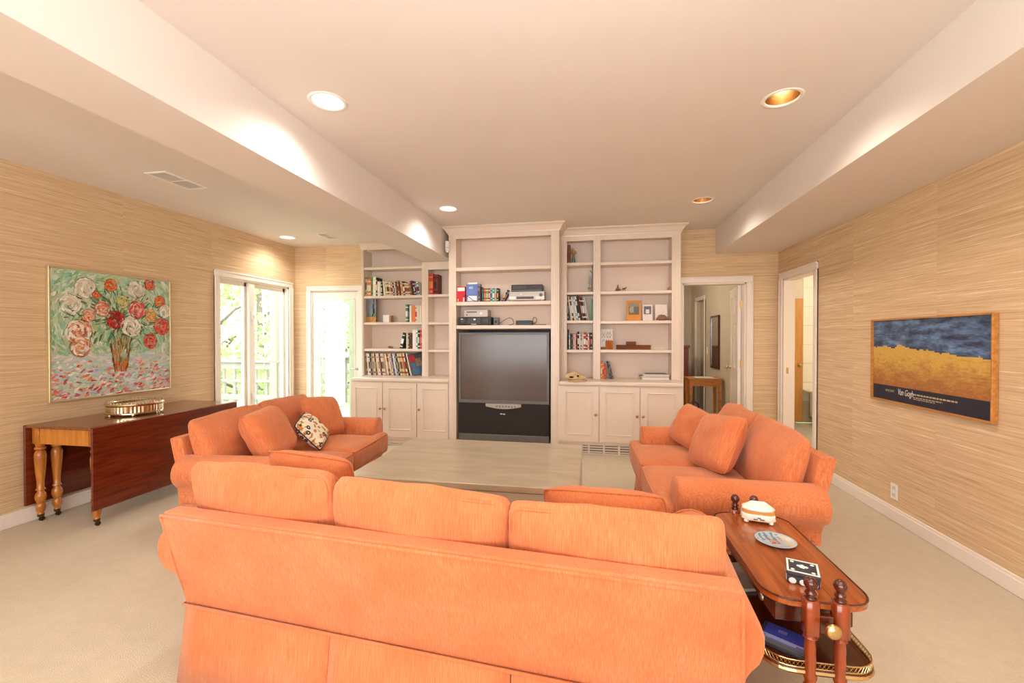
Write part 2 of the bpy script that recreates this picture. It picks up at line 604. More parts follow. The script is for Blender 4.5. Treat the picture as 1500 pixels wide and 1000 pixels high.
M_GOLDREF = plain('gold_reflector', (226, 190, 138), 0.25, metal=1.0, var=0.08, scale=30)
M_WHITEREF = plain('white_reflector', (245, 243, 240), 0.4, var=0.02)
M_BULB = emitter('lit_bulb', (255, 244, 224), 9.0)
COOL = (1.0, 0.96, 0.92)
downlight(CANS[0], ZC, 'recessed ceiling light glaring white beside the beam, over the front sofa', SPOT_W * .55, COOL, None, M_WHITEREF)
downlight(CANS[1], ZC, 'recessed ceiling light with gold reflector near the soffit, over the end table', SPOT_W * .55, CAN_COL)
downlight(CANS[2], ZC, 'white recessed ceiling light beside the beam, close to the television cabinet', SPOT_W * .55, COOL, None, M_WHITEREF)
downlight(CANS[3], ZC, 'gold recessed ceiling light near the soffit, before the right hand bookcase', SPOT_W * .55, CAN_COL)
downlight(CAN_L, ZLC, 'recessed light in the window side ceiling near the glazed door', SPOT_W * .5, COOL, None, M_WHITEREF)
for q in ((-1.46, .2), (1.04, .6)):
    downlight(Vector((*q, 0)), ZC, 'recessed ceiling light behind the front sofa', SPOT_W * .55, CAN_COL, 'ceiling lights behind the sofa')


# --- ceiling vents
def vent(pa, pb, w, label):
    y0, y1 = pa.y, pb.y
    xc = (pa.x + pb.x) / 2
    t = thing('ceiling_vent', label, 'vent', (xc, (y0 + y1) / 2, ZLC))
    L = (y1 - y0) / 2
    mb = MB()
    rect_with_hole(mb, -w / 2, w / 2, -L, L, [(-w / 2 + .022, w / 2 - .022, -L + .022, -.006), (-w / 2 + .022, w / 2 - .022, .006, L - .022)],
                   lambda a, b, c, d: mb.bbox(a, b, c, d, -.009, -.0005, .002))
    put('vent_frame', mb, M_WHITE, t)
    bl = MB().box(-.0022, .0022, -L + .02, L - .02, -.007, -.001).mesh('slat')
    k = 0
    while -w / 2 + .03 + k * .014 < w / 2 - .025:
        o = put('slat', bl, M_VENT, t)
        o.location.x = -w / 2 + .03 + k * .014
        k += 1
    put('duct_mouth', MB().box(-w / 2 + .02, w / 2 - .02, -L + .02, L - .02, -.0012, -.0006), M_VENTIN, t)


M_VENT = plain('vent_enamel', (222, 214, 204), .4, var=.02)
M_VENTIN = plain('vent_damper', (196, 188, 178), .6, var=.03)
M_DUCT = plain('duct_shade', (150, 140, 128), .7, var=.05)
va = [at('Z', ZLC, *p) for p in ((213, 253), (241, 249), (301, 274), (281, 277.5))]
vent((va[0] + va[1]) / 2, (va[2] + va[3]) / 2, abs(va[1].x - va[0].x), 'white ceiling vent above the flower painting')
va = [at('Z', ZLC, *p) for p in ((464, 341.5), (478, 340.5), (495, 349), (481, 350))]
vent((va[0] + va[1]) / 2, (va[2] + va[3]) / 2, .15, 'white ceiling vent in front of the glazed door')


# --- casings, baseboards
def casing_bits(t, axis, face, out, a0, a1, z1, w=.075, z0=0.0, sill=False, th=.018):
    """door or window casing on plane axis=face, standing out towards `out`"""
    def add(name, u0, u1, c, d):
        mb = MB()
        p, q = sorted((face, face + out * th))
        p2, q2 = sorted((face, face + out * (th + .007)))
        if axis == 'X':
            mb.bbox(p, q, u0, u1, c, d, .005)
        else:
            mb.bbox(u0, u1, p, q, c, d, .005)
        # outer back band
        if name == 'casing_head':
            r = (u0, u1, d - .022, d)
        elif u0 < (a0 + a1) / 2:
            r = (u0, u0 + .022, c, d)
        else:
            r = (u1 - .022, u1, c, d)
        if name != 'sill':
            if axis == 'X':
                mb.bbox(p2, q2, r[0], r[1], r[2], r[3], .005)
            else:
                mb.bbox(r[0], r[1], p2, q2, r[2], r[3], .005)
        put(name, mb, M_TRIM, t)
    add('casing_leg', a0 - w, a0, z0, z1)
    add('casing_leg', a1, a1 + w, z0, z1)
    add('casing_head', a0 - w, a1 + w, z1, z1 + w)
    if sill:
        add('sill', a0 - w - .02, a1 + w + .02, z0 - .04, z0)


def jamb(t, axis, f0, f1, a0, a1, z1, z0=0.0, th=.02):
    mb = MB()
    p, q = sorted((f0, f1))
    for u0, u1, c, d in ((a0, a0 + th, z0, z1), (a1 - th, a1, z0, z1), (a0, a1, z1 - th, z1)):
        if axis == 'X':
            mb.box(p, q, u0, u1, c, d)
        else:
            mb.box(u0, u1, p, q, c, d)
    return put('jamb', mb, M_TRIM, t)


def baseboard(name, x0, x1, y0, y1, label):
    mb = MB().bbox(x0, x1, y0, y1, .001, .085, .003)
    if x1 - x0 < y1 - y0:
        mb.bbox(x0 + (.004 if x0 > 0 else 0), x1 - (.004 if x0 < 0 else 0), y0, y1, .08, .105, .004)
    else:
        mb.bbox(x0, x1, y0 + .004, y1, .08, .105, .004)
    struct(name, mb, M_TRIM, label, 'baseboard')


baseboard('baseboard_left', XL, XL + .016, YREAR, WY0 - .08, 'white baseboard along the wall of the flower painting')
baseboard('baseboard_right', XR - .016, XR, YREAR, BY0 - .08, 'white baseboard along the wall of the framed poster')
baseboard('baseboard_back', DX1 + .08, XR - .001, YB - .016, YB, 'white baseboard between the hall doorway and the bathroom doorway')

# --- window 1: pair of casements in the left wall
w1 = thing('window_1', 'white twin casement window overlooking the deck railing and trees', 'window')
w1['kind'] = 'structure'
casing_bits(w1, 'X', XL, 1, WY0, WY1, WZ1, .07, WZ0, True)
jamb(w1, 'X', XL - .12, XL, WY0, WY1, WZ1, WZ0)
ym = at('X', XL, 370, 480).y
put('mullion', MB().bbox(XL - .10, XL - .004, ym - .045, ym + .045, WZ0, WZ1 - .02, .006), M_TRIM, w1)
for a, b in ((WY0 + .02, ym - .045), (ym + .045, WY1 - .02)):
    mb = MB()
    fw = .038
    for u0, u1, c, d in ((a, a + fw, WZ0, WZ1 - .02), (b - fw, b, WZ0, WZ1 - .02), (a, b, WZ0, WZ0 + .07), (a, b, WZ1 - .02 - .05, WZ1 - .02)):
        mb.bbox(XL - .085, XL - .045, u0, u1, c, d, .004)
    s = put('sash', mb, M_TRIM, w1)
    put('pane', MB().box(XL - .069, XL - .065, a + .03, b - .03, WZ0 + .06, WZ1 - .06), M_GLASS, s)
for zz in (1.62, .62):
    mb = MB().bbox(XL - .004, XL + .012, ym - .016, ym + .016, zz - .05, zz + .05, .004)
    mb.tube([(XL + .01, ym, zz + .01), (XL + .028, ym + .008, zz), (XL + .03, ym + .03, zz - .035)], .006, 8)
    put('sash_lock', mb, M_WHITE, w1)

# --- door 1: glazed door
d1 = thing('door_1', 'white single light glazed door leading out to the deck', 'door')
d1['kind'] = 'structure'
casing_bits(d1, 'Y', YBL, -1, FX0, FX1, FZ1, .062)
jamb(d1, 'Y', YBL, YBL + .12, FX0, FX1, FZ1, 0, .012)
mb = MB()
a, b = FX0 + .014, FX1 - .014
gx0, gx1 = at('Y', YBL, 466, 480).x, at('Y', YBL, 519.5, 480).x
gz1 = at('Y', YBL, 490, 438.5).z
for u0, u1, c, d in ((a, gx0, .01, FZ1 - .015), (gx1, b, .01, FZ1 - .015), (gx0, gx1, .01, .26), (gx0, gx1, gz1, FZ1 - .015)):
    mb.bbox(u0, u1, YBL + .012, YBL + .052, c, d, .003)
leaf = put('door_leaf', mb, M_TRIM, d1)
mb = MB()
for u0, u1, c, d in ((gx0 - .006, gx0 + .012, .25, gz1 + .01), (gx1 - .012, gx1 + .006, .25, gz1 + .01), (gx0, gx1, .25, .272), (gx0, gx1, gz1 - .01, gz1 + .01)):
    mb.bbox(u0, u1, YBL + .004, YBL + .014, c, d, .003)
put('glazing_bead', mb, M_TRIM, leaf)
put('pane', MB().box(gx0, gx1, YBL + .03, YBL + .034, .26, gz1), M_GLASS, leaf)
for zz in (at('Y', YBL, 456, 446).z, at('Y', YBL, 456, 524).z, .3):
    put('hinge', MB().lathe([(.008, -.045), (.008, .045)], a - .004, YBL + .004, zz, 10), M_STEEL, d1)
hz = at('Y', YBL, 520, 540).z
mb = MB().lathe([(.024, 0), (.024, .006)], 0, 0, 0, 16).move(Matrix.Translation((gx1 + .045, YBL + .012, hz)) @ Matrix.Rotation(math.pi / 2, 4, 'X'))
mb.tube([(gx1 + .045, YBL + .01, hz), (gx1 + .045, YBL - .035, hz), (gx1 + .03, YBL - .042, hz), (gx1 - .05, YBL - .042, hz)], .008, 8)
put('lever_handle', mb, M_STEEL, d1, smooth=True)


# --- panel doors
def panel_leaf(w, h, th, mat):
    """six-panel leaf, hinge edge at x=0, spreading to +x, thickness along y"""
    mb = MB()
    st, mu = .11, .10
    cols = [(st, (w - mu) / 2), ((w + mu) / 2, w - st)]
    rows = [(.22, .80), (.94, 1.52), (1.64, h - .12)]
    holes = [(c[0], c[1], r[0], r[1]) for c in cols for r in rows]
    rect_with_hole(mb, 0, w, 0, h, holes, lambda a, b, c, d: mb.box(a, b, 0, th, c, d))
    pn = []
    for a, b, c, d in holes:
        p = MB().bbox(a - .001, b + .001, .011, th - .011, c - .001, d + .001, .002).bbox(a + .03, b - .03, .002, th - .002, c + .03, d - .03, .009)
        pn.append(p)
    return mb, pn


def knob_mesh(mat_len=.05):
    return MB().lathe([(.026, 0), (.026, .006), (.010, .010), (.009, .03), (.022, .036), (.027, .046), (.024, .056), (.012, .062)], n=18)


d2 = thing('door_2', 'white six panel door standing open into the hall beside the right bookcase', 'door')
d2['kind'] = 'structure'
casing_bits(d2, 'Y', YB, -1, DX0, DX1, DZ1, .075)
jamb(d2, 'Y', YB, YB + .12, DX0, DX1, DZ1, 0, .018)
DW = DX1 - DX0 - .03
lf = thing('door_leaf', None, None, (DX1 - .022, YB + .115, .008), math.radians(80.5))
lf.parent = d2
fb, pn = panel_leaf(DW, DZ1 - .03, .036, M_TRIM)
put('leaf_frame', fb, M_TRIM, lf)
for p in pn:
    put('door_panel', p, M_TRIM, lf)
for sgn in (-1, 1):
    k = knob_mesh().move(Matrix.Translation((DW - .06, .0 if sgn < 0 else .036, .93)) @ Matrix.Rotation(sgn * math.pi / 2 * -1, 4, 'X'))
    put('door_knob', k, M_BRASS, lf, smooth=True)
for zz in (.25, 1.02, 1.76):
    mb = MB().lathe([(.007, -.045), (.007, .045)], DX1 - .024, YB + .108, zz, 10).box(DX1 - .0205, DX1 - .0175, YB + .075, YB + .11, zz - .045, zz + .045)
    put('hinge', mb, M_BRASS, d2)

d3 = thing('door_3', 'white framed bathroom doorway in the poster wall, door ajar inside', 'door')
d3['kind'] = 'structure'
casing_bits(d3, 'X', XR, -1, BY0, BY1, BZ1, .075)
jamb(d3, 'X', XR, XR + .12, BY0, BY1, BZ1, 0, .018)
BW = BY1 - BY0 - .03
lf = thing('door_leaf', None, None, (XR + .118, BY0 + .022, .008), math.radians(-6))
lf.parent = d3
M_BDOOR = M_TRIM
M_CLOSET = wood('honey_door', (186, 128, 62), (206, 148, 78), .4, axis=2, coat=.1)
fb, pn = panel_leaf(BW, BZ1 - .03, .036, M_BDOOR)
fb.v = [(x, y - .036, z) for x, y, z in fb.v]
put('leaf_frame', fb, M_BDOOR, lf)
for p in pn:
    p.v = [(x, y - .036, z) for x, y, z in p.v]
    put('door_panel', p, M_BDOOR, lf)
k = knob_mesh().move(Matrix.Translation((BW - .06, 0, .95)) @ Matrix.Rotation(-math.pi / 2, 4, 'X'))
put('door_knob', k, M_BRASS, lf, smooth=True)
put('strike_plate', MB().box(XR + .03, XR + .055, BY1 - .0195, BY1 - .0175, .93, 1.0), M_BRASS, d3)

# --- hall beyond door 2
M_HALL = plain('hall_paint', (200, 187, 164), .8, var=.04, scale=2)
M_HALLC = plain('hall_carpet', (176, 170, 158), .95, var=.08, scale=20, bump=.4, bscale=200)
HY1 = 9.2
HXW = at('Y', 6.6, 1074, 500).x          # side wall of the hall carrying the mirror
struct('floor.001', MB().box(-.4, 3.2, YB + .12, HY1 + .1, -.12, 0), M_HALLC, 'grey carpet of the hall beyond the open door', 'floor')
HDY0, HDY1 = at('X', HXW, 1034, 470).y, at('X', HXW, 1021, 470).y
mb = MB()
rect_with_hole(mb, YB + .12, HY1, 0, 2.5, [(HDY0 + .07, HDY1, 0, 2.03)], lambda a, b, c, d: mb.box(HXW, HXW + .12, a, b, c, d))
struct('wall_hall_right', mb, M_HALL, 'grey green hall wall carrying the narrow mirror', 'wall')
struct('wall_hall_back', MB().box(-.4, 3.2, HY1, HY1 + .1, 0, 2.5), M_HALL, 'grey green far wall of the hall', 'wall')
struct('wall_hall_left', MB().box(-.4, -.3, YB + .12, HY1, 0, 2.5), M_HALL, 'grey green left wall of the hall', 'wall')
struct('ceiling.002', MB().box(-.4, 3.2, YB + .12, HY1, 2.44, 2.5), M_CEIL, 'painted hall ceiling beyond the open door', 'ceiling')
d4 = thing('door_4', 'white cased doorway in the far part of the hall', 'door')
d4['kind'] = 'structure'
casing_bits(d4, 'X', HXW, -1, HDY0 + .07, HDY1, 2.03, .07)
put('door_leaf', MB().bbox(HXW + .06, HXW + .095, HDY0 + .07, HDY1, .01, 2.03, .003), M_HALL, d4)

# --- bathroom beyond door 3
M_TILE = plain('white_glazed_tile', (244, 238, 226), .15, var=.02, scale=8)
M_GROUT = plain('grout', (214, 204, 186), .8, var=.04)
M_BATHP = plain('bathroom_paint', (246, 236, 214), .7, var=.02)
BX1, BYA, BYB = 3.9, 4.2, 7.6
struct('floor.002', MB().box(XR + .12, BX1, BYA, BYB, -.12, -.004), plain('bathroom_floor_tile', (226, 208, 178), .3, var=.05), 'pale tiled bathroom floor', 'floor')
struct('wall_bath_front', MB().box(XR + .12, BX1, BYA - .1, BYA, 0, 2.5), M_BATHP, 'cream bathroom wall next to the doorway', 'wall')
struct('wall_bath_right', MB().box(BX1, BX1 + .1, BYA, BYB, 0, 2.5), M_BATHP, 'cream bathroom wall opposite the doorway', 'wall')
struct('wall_bath_left', MB().box(XR + .12, XR + .2, YB + .13, BYB, 0, 2.5), M_BATHP, 'cream bathroom wall behind the hall', 'wall')
bw = struct('wall_bath_back', MB().box(XR + .2, BX1, BYB, BYB + .1, 0, 2.5), M_GROUT, 'white tiled bathroom wall above the tub', 'wall')
struct('ceiling.003', MB().box(XR + .12, BX1, BYA, BYB, 2.44, 2.5), M_CEIL, 'painted bathroom ceiling', 'ceiling')
CDX = at('Y', BYB, 1174.5, 500).x
tl = MB().bbox(.002, .198, -.008, 0, .002, .298, .003).mesh('tile')
for i in range(4):
    for j in range(7):
        o = put('tile', tl, M_TILE, bw)
        o.location = (CDX + .012 + i * .20, BYB, .34 + j * .30)
d5 = thing('door_5', 'honey brown closet door at the far end of the bathroom', 'door')
d5['kind'] = 'structure'
z5a, z5b = at('Y', BYB - .05, 1168, 625).z, at('Y', BYB - .05, 1168, 437).z
cl = put('door_leaf', MB().bbox(CDX - .42, CDX, BYB - .045, BYB - .003, max(.01, z5a), z5b, .004), M_CLOSET, d5)
kp = at('Y', BYB - .05, 1171, 534)
put('door_knob', knob_mesh().move(Matrix.Translation((kp.x, BYB - .045, kp.z)) @ Matrix.Rotation(math.pi / 2, 4, 'X')), M_BRASS, cl, smooth=True)
tub = thing('bathtub', 'white bathtub under the tiled bathroom wall', 'bathtub', (CDX + .01, BYB - .01, 0))
mb = MB()
TW = BX1 - CDX - .03
rect_with_hole(mb, 0, TW, -.78, -.002, [(.06, TW - .06, -.70, -.09)], lambda a, b, c, d: mb.bbox(a, b, c, d, .50, .53, .006))
mb.bbox(0, TW, -.77, -.74, .002, .51, .004)
put('tub_apron', mb, M_TILE, tub)
mb = MB().box(.06, TW - .06, -.70, -.09, .10, .12).box(.06, .08, -.70, -.09, .1, .5).box(TW - .08, TW - .06, -.70, -.09, .1, .5).box(.06, TW - .06, -.70, -.68, .1, .5).box(.06, TW - .06, -.11, -.09, .1, .5)
put('tub_basin', mb, M_TILE, tub)
put('curtain_rod', MB().tube([(CDX + .01, BYB - .76, 1.90), (BX1, BYB - .76, 1.90)], .012, 10), M_STEEL, None,
    'chrome shower curtain rod across the bathroom above the tub', 'rod')
bl_ = bpy.data.lights.new('bathroom_ceiling_lamp', 'POINT')
bl_.energy = 48
bl_.color = (1, .9, .72)
bl_.shadow_soft_size = .12
blo = bpy.data.objects.new('bathroom_ceiling_lamp', bl_)
COL.objects.link(blo)
blo.location = (3.2, 5.9, 2.3)
hl_ = bpy.data.lights.new('hall_ceiling_lamp', 'POINT')
hl_.energy = 34
hl_.color = (1, .9, .74)
hl_.shadow_soft_size = .12
hlo = bpy.data.objects.new('hall_ceiling_lamp', hl_)
COL.objects.link(hlo)
hlo.location = (.6, 7.2, 2.25)


# ================================================================== BUILT-IN CABINETS
def X(Y, px, py=500):
    return at('Y', Y, px, py).x


def Z(Y, px, py):
    return at('Y', Y, px, py).z


def sweep_crown(x0, x1, yf, yb, z0, z1, proj, left, right):
    h = z1 - z0
    prof = [(0, 0), (.010, 0), (.012, .14 * h), (.022, .22 * h), (.026, .34 * h), (proj * .62, .66 * h), (proj * .92, .80 * h), (proj, .84 * h), (proj, h), (0, h)]
    mb = MB()
    n = len(prof)
    st = 0
    def station(fn):
        for o, z in prof:
            mb.v.append((*fn(o), z0 + z))
    if left:
        station(lambda o: (x0 - o, yb)); st += 1
    station(lambda o: (x0 - (o if left else 0), yf - o)); st += 1
    station(lambda o: (x1 + (o if right else 0), yf - o)); st += 1
    if right:
        station(lambda o: (x1 + o, yb)); st += 1
    for s in range(st - 1):
        for k in range(n - 1):
            mb.f.append([s * n + k, (s + 1) * n + k, (s + 1) * n + k + 1, s * n + k + 1]); mb.c.append(None)
    mb.f.append(list(range(n))); mb.c.append(None)
    mb.f.append([(st - 1) * n + k for k in range(n)]); mb.c.append(None)
    return mb


def pilaster(x0, x1, yf, yb, z0, z1):
    """full depth partition with a beaded front edge"""
    mb = MB().box(x0, x1, yf, yb, z0, z1)
    w = x1 - x0
    if w > .03:
        mb.bbox(x0 + w * .18, x1 - w * .18, yf - .006, yf, z0, z1, .004)
        mb.bbox(x0 + w * .40, x1 - w * .40, yf - .010, yf - .004, z0, z1, .003)
    return mb


def cab_door(t, x0, x1, z0, z1, px0, px1, pz0, pz1, yf, knob_x, knob_z):
    mb = MB()
    rect_with_hole(mb, x0 + .002, x1 - .002, z0, z1, [(px0, px1, pz0, pz1)], lambda a, b, c, d: mb.box(a, b, yf - .02, yf, c, d))
    d = put('door', mb, M_CAB, t)
    mb = MB()
    for a, b, c, e in ((px0, px0 + .016, pz0, pz1), (px1 - .016, px1, pz0, pz1), (px0 + .016, px1 - .016, pz0, pz0 + .016), (px0 + .016, px1 - .016, pz1 - .016, pz1)):
        mb.bbox(a, b, yf - .026, yf - .008, c, e, .006)
    put('panel_moulding', mb, M_CAB, d)
    put('door_panel', MB().bbox(px0 + .012, px1 - .012, yf - .014, yf - .002, pz0 + .012, pz1 - .012, .003), M_CAB, d)
    k = MB().lathe([(.009, 0), (.006, .006), (.006, .012), (.014, .018), (.016, .025), (.012, .031), (.004, .033)], n=14)
    k.move(Matrix.Translation((knob_x, yf - .02, knob_z)) @ Matrix.Rotation(math.pi / 2, 4, 'X'))
    put('knob', k, M_KNOB, d, smooth=True)


YBK = YB - .03
# ---- base cabinets
zt = .80
for side, (cx0, cx1, doors, panels, knobs, pyb, ptop, pbot, lab) in {
    'l': (515, 658, [(515, 561.2), (561.8, 611), (611.6, 657.5)], [(521, 553.5), (569.5, 604), (619, 655)], [(557.5, 598), (564, 598), (614.5, 599.5)],
          641, 567.5, 629.5, 'cream painted three door base cabinet beside the glazed door'),
    'r': (818.8, 999.5, [(818.8, 877.3), (877.7, 937), (937.6, 999.3)], [(828, 868.5), (886, 928.5), (947, 990)], [(872.6, 607), (933, 609.6), (942, 609.8)],
          650, 574, 638.8, 'cream painted three door base cabinet beside the hall doorway')}.items():
    xa, xb = X(YBASE, cx0, 600), X(YBASE, cx1, 600)
    if side == 'r':
        xa = X(YTV, 819, 450) + .0015
    else:
        xb = X(YTV, 657.5, 450) - .0015
    xm = (cx0 + cx1) / 2
    zb = Z(YBASE, xm, pyb)
    t = thing('base_cabinet', lab, 'cabinet', (0, 0, 0))
    put('cabinet_body', MB().box(xa, xb, YBASE, YBK, zb - .02, zt).box(xa, xb, YBASE + .05, YBK, .001, zb - .02), M_CAB, t)
    pz1, pz0 = Z(YBASE, xm, ptop), Z(YBASE, xm, pbot)
    for (a, b), (c, d), (kx, ky) in zip(doors, panels, knobs):
        cab_door(t, X(YBASE, a, 600), X(YBASE, b, 600), zb + .012, zt - .012, X(YBASE, c, 600), X(YBASE, d, 600), pz0, pz1, YBASE, X(YBASE - .02, kx, ky), Z(YBASE - .02, kx, ky))
    # toe-kick grille
    g = put('toe_grille', MB().box(xa, xb, YBASE + .025, YBASE + .04, .002, .016).box(xa, xb, YBASE + .025, YBASE + .04, zb - .036, zb - .02), M_TRIM, t)
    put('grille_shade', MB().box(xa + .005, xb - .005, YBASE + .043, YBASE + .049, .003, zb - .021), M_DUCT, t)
    n = 8
    step = (xb - xa) / n
    post = MB().bbox(-.011, .011, YBASE + .022, YBASE + .041, .004, zb - .021, .002).mesh('grille_post')
    slat = MB().bbox(0, step - .014, YBASE + .027, YBASE + .038, -.0065, .0065, .001).mesh('grille_slat')
    for i in range(n + 1):
        o = put('grille_post', post, M_TRIM, g)
        o.location.x = min(max(xa + i * step, xa + .0115), xb - .0115)
        if i < n:
            for j in range(3):
                o = put('grille_slat', slat, M_TRIM, g)
                o.location = (xa + i * step + .007, 0, .03 + j * (zb - .068) / 2.6)

# ---- countertops
for a, b, lab in ((513.5, 657.8, 'cream painted countertop under the row of record albums'), (818.8, 1001.6, 'cream painted countertop carrying the animal skull')):
    xa, xb = X(YBASE - .03, a, 556), X(YBASE - .03, b, 556)
    if a > 700:
        xa = X(YTV, 819, 450) + .0015
    else:
        xb = X(YTV, 657.5, 450) - .0015
    t = put('countertop', MB().bbox(xa, xb, YBASE - .032, YBK, zt + .001, .844, .010), M_CAB, None, lab, 'countertop')
ZCT = .845

# ---- right bookcase
YBK2 = YUP + .225
t = thing('bookcase', 'cream built in bookcase to the right of the television', 'bookcase')
zt_r = Z(YUP, 906, 350.5)
xs = [X(YTV, 819, 450) + .002] + [X(YUP, p, 450) for p in ( 830.4, 869, 879.5, 984, 997)]
zcr = Z(YUP, 906, 343)
for a, b, nm in ((xs[0], xs[1], 'stile'), (xs[2], xs[3], 'stile'), (xs[4], xs[5], 'stile')):
    put(nm, pilaster(a, b, YUP, YBK2, ZCT, zcr), M_CAB, t)
put('back_panel', MB().box(xs[0], xs[5], YBK2, YBK2 + .015, ZCT, zcr), M_CABIN, t)
put('top_rail', MB().bbox(xs[0], xs[5], YUP + .001, YUP + .02, zt_r, zcr + .02, .003).box(xs[0], xs[5], YUP + .02, YBK2, zcr - .01, zcr), M_CAB, t)
put('crown_moulding', sweep_crown(xs[0], xs[5], YUP, YB - .002, zcr - .005, ZC - .001, .075, False, True), M_CAB, t)
RSH = []
for px0, px1, ys in ((xs[1], xs[2], (384, 427, 469, 512)), (xs[3], xs[4], (383, 426, 469.6, 512))):
    for y in ys:
        z = Z(YUP, 906 if px0 > xs[1] + .01 else 850, y)
        put('shelf', MB().bbox(px0, px1, YUP + .004, YBK2, z - .036, z, .005), M_CAB, t)
        RSH.append(z)
RA, RB = RSH[:4], RSH[4:]

# ---- left bookcase
t = thing('bookcase', 'cream built in bookcase under the beam beside the glazed door', 'bookcase')
xl = [XBC, X(YUP, 532.8, 450), X(YUP, 618, 450), X(YUP, 627, 450), X(YUP, 660.5, 450)]
zrl = Z(YUP, 550, 363.5)
put('stile', pilaster(xl[0], xl[1], YUP, YBK2, ZCT, ZLC - .08), M_CAB, t)
put('stile', pilaster(xl[2], xl[3], YUP, YBK2, ZCT, ZBEAM - .003), M_CAB, t)
xl[4] = X(YTV, 657.5, 450) - .0015
put('stile', MB().box(xl[4] - .012, xl[4], YUP, YBK2, ZCT, ZBEAM - .003), M_CAB, t)
put('back_panel', MB().box(xl[0], XB0 - .002, YBK2, YBK2 + .015, ZCT, ZLC - .01).box(XB0 - .002, xl[4], YBK2, YBK2 + .015, ZCT, ZBEAM - .003), M_CABIN, t)
put('top_rail', MB().bbox(xl[1], XB0 - .003, YUP + .001, YUP + .02, zrl, ZLC - .06, .003), M_CAB, t)
put('top_rail', MB().bbox(xl[3], xl[4], YUP + .001, YUP + .02, Z(YUP, 640, 394.5), ZBEAM - .003, .003), M_CAB, t)
put('crown_moulding', sweep_crown(xl[0], XB0 - .003, YUP, YBK2, ZLC - .085, ZLC - .001, .06, False, False), M_CAB, t)
LA = [Z(YUP, 575, y) for y in (390, 432.6, 471.6, 510.6)]
LB = [Z(YUP, 643, y) for y in (430.6, 471.4, 512)]
for z in LA:
    put('shelf', MB().bbox(xl[1], xl[2], YUP + .004, YBK2, z - .034, z, .005), M_CAB, t)
for z in LB:
    put('shelf', MB().bbox(xl[3], xl[4], YUP + .004, YBK2, z - .034, z, .005), M_CAB, t)

# ---- television cabinet
t = thing('television_cabinet', 'tall cream central cabinet holding the television', 'cabinet')
xt = [X(YTV, p, 450) for p in (657.5, 668, 807, 819)]
zct = Z(YTV, 740, 340)
zto = Z(YTV, 740, 347)
YTB = YTV + .21
for a, b in ((0, 1), (2, 3)):
    put('stile', pilaster(xt[a], xt[b], YTV, YBK, .002, zct), M_CAB, t)
put('crown_moulding', sweep_crown(xt[0], xt[3], YTV, YUP - .077, zct - .005, ZC - .001, .07, True, True), M_CAB, t)
put('top_rail', MB().bbox(xt[1], xt[2], YTV + .001, YTV + .02, zto, zct + .02, .003).box(xt[1], xt[2], YTV + .02, YTB, zct - .01, zct), M_CAB, t)
put('back_panel', MB().box(xt[1], xt[2], YTB, YTB + .012, Z(YTV, 740, 482), zct), M_CABIN, t)
put('bay_back', MB().box(xt[1], xt[2], YBK - .02, YBK, .1, Z(YTV, 740, 482)), M_BLACK, t)
TV_S = [Z(YTV, 740, y) for y in (389.6, 441, 476)]
for z in TV_S:
    put('shelf', MB().bbox(xt[1], xt[2], YTV + .002, YTB if z != TV_S[-1] else YBK - .03, z - .045, z, .006), M_CAB, t)
ZBAY = .088
put('bay_floor', MB().bbox(xt[1], xt[2], YTV + .004, YBK - .02, .002, ZBAY, .004), M_CAB, t)

# ---- television
M_TVG = plain('charcoal_tv_cabinet', (66, 62, 62), .45, var=.05)
M_TVB = plain('grey_tv_bezel', (104, 98, 95), .4, var=.04)
M_SPK = plain('speaker_cloth', (58, 52, 50), .9, var=.25, scale=240, spec=.1)
M_SCR = plain('projection_screen', (96, 84, 77), .22, var=.04, scale=3, spec=.6)
M_SLV = plain('silver_plastic', (176, 166, 154), .35, var=.04, metal=.3)
tv = thing('projection_television', 'large grey rear projection television in the central cabinet', 'television', (0, 0, 0))
ya = YTV + .012
bx0, bx1 = X(ya, 672, 540), X(ya, 804.5, 540)
zA, zB_, zD = Z(ya, 738, 486.8), Z(ya, 738, 590.7), Z(ya, 738, 636.5)
zE = ZBAY + .022
put('tv_body', MB().bbox(bx0, bx1, ya + .02, YBK - .05, zE, zA, .008), M_TVG, tv)
sx0, sx1, sz0, sz1 = X(ya, 675.2, 540), X(ya, 801, 540), Z(ya, 738, 586), Z(ya, 738, 490)
mb = MB()
rect_with_hole(mb, bx0, bx1, zB_, zA, [(sx0, sx1, sz0, sz1)], lambda a, b, c, d: mb.box(a, b, ya - .006, ya + .02, c, d))
put('bezel', mb, M_TVB, tv)
# screen: gently bowed
mb = MB()
n = 12
for j in range(n + 1):
    for i in range(n + 1):
        u, w = i / n, j / n
        mb.v.append((sx0 + (sx1 - sx0) * u, ya + .004 + .003 * ((2 * u - 1) ** 2 + (2 * w - 1) ** 2), sz0 + (sz1 - sz0) * w))
for j in range(n):
    for i in range(n):
        q = j * (n + 1) + i
        mb.f.append([q, q + 1, q + n + 2, q + n + 1]); mb.c.append(None)
put('screen', mb, M_SCR, tv, smooth=True)
put('speaker_grille', MB().bbox(bx0 + .006, bx1 - .006, ya - .004, ya + .022, zD, zB_ - .003, .004), M_SPK, tv)
put('base_bar', MB().bbox(bx0, bx1, ya - .008, ya + .022, zE + .004, zD, .006), M_TVB, tv)
c0, c1, ct, cb = X(ya, 712, 594), X(ya, 763.5, 594), zB_ - .002, Z(ya, 738, 598.6)
poly = [(c0, ct), (c1, ct)] + [(c1 + (c0 - c1) * k / 12, ct - (ct - cb) * (.55 + .45 * math.sin(math.pi * k / 12))) for k in range(13)]
cp = put('control_panel', MB().prism(poly, 'Y', ya - .022, ya - .002), M_SLV, tv)
for k in range(7):
    xx = c0 + (c1 - c0) * (.30 + k * .085)
    put('button', MB().bbox(xx, xx + .018, ya - .025, ya - .021, ct - .040, ct - .026, .002), M_TVB, cp)
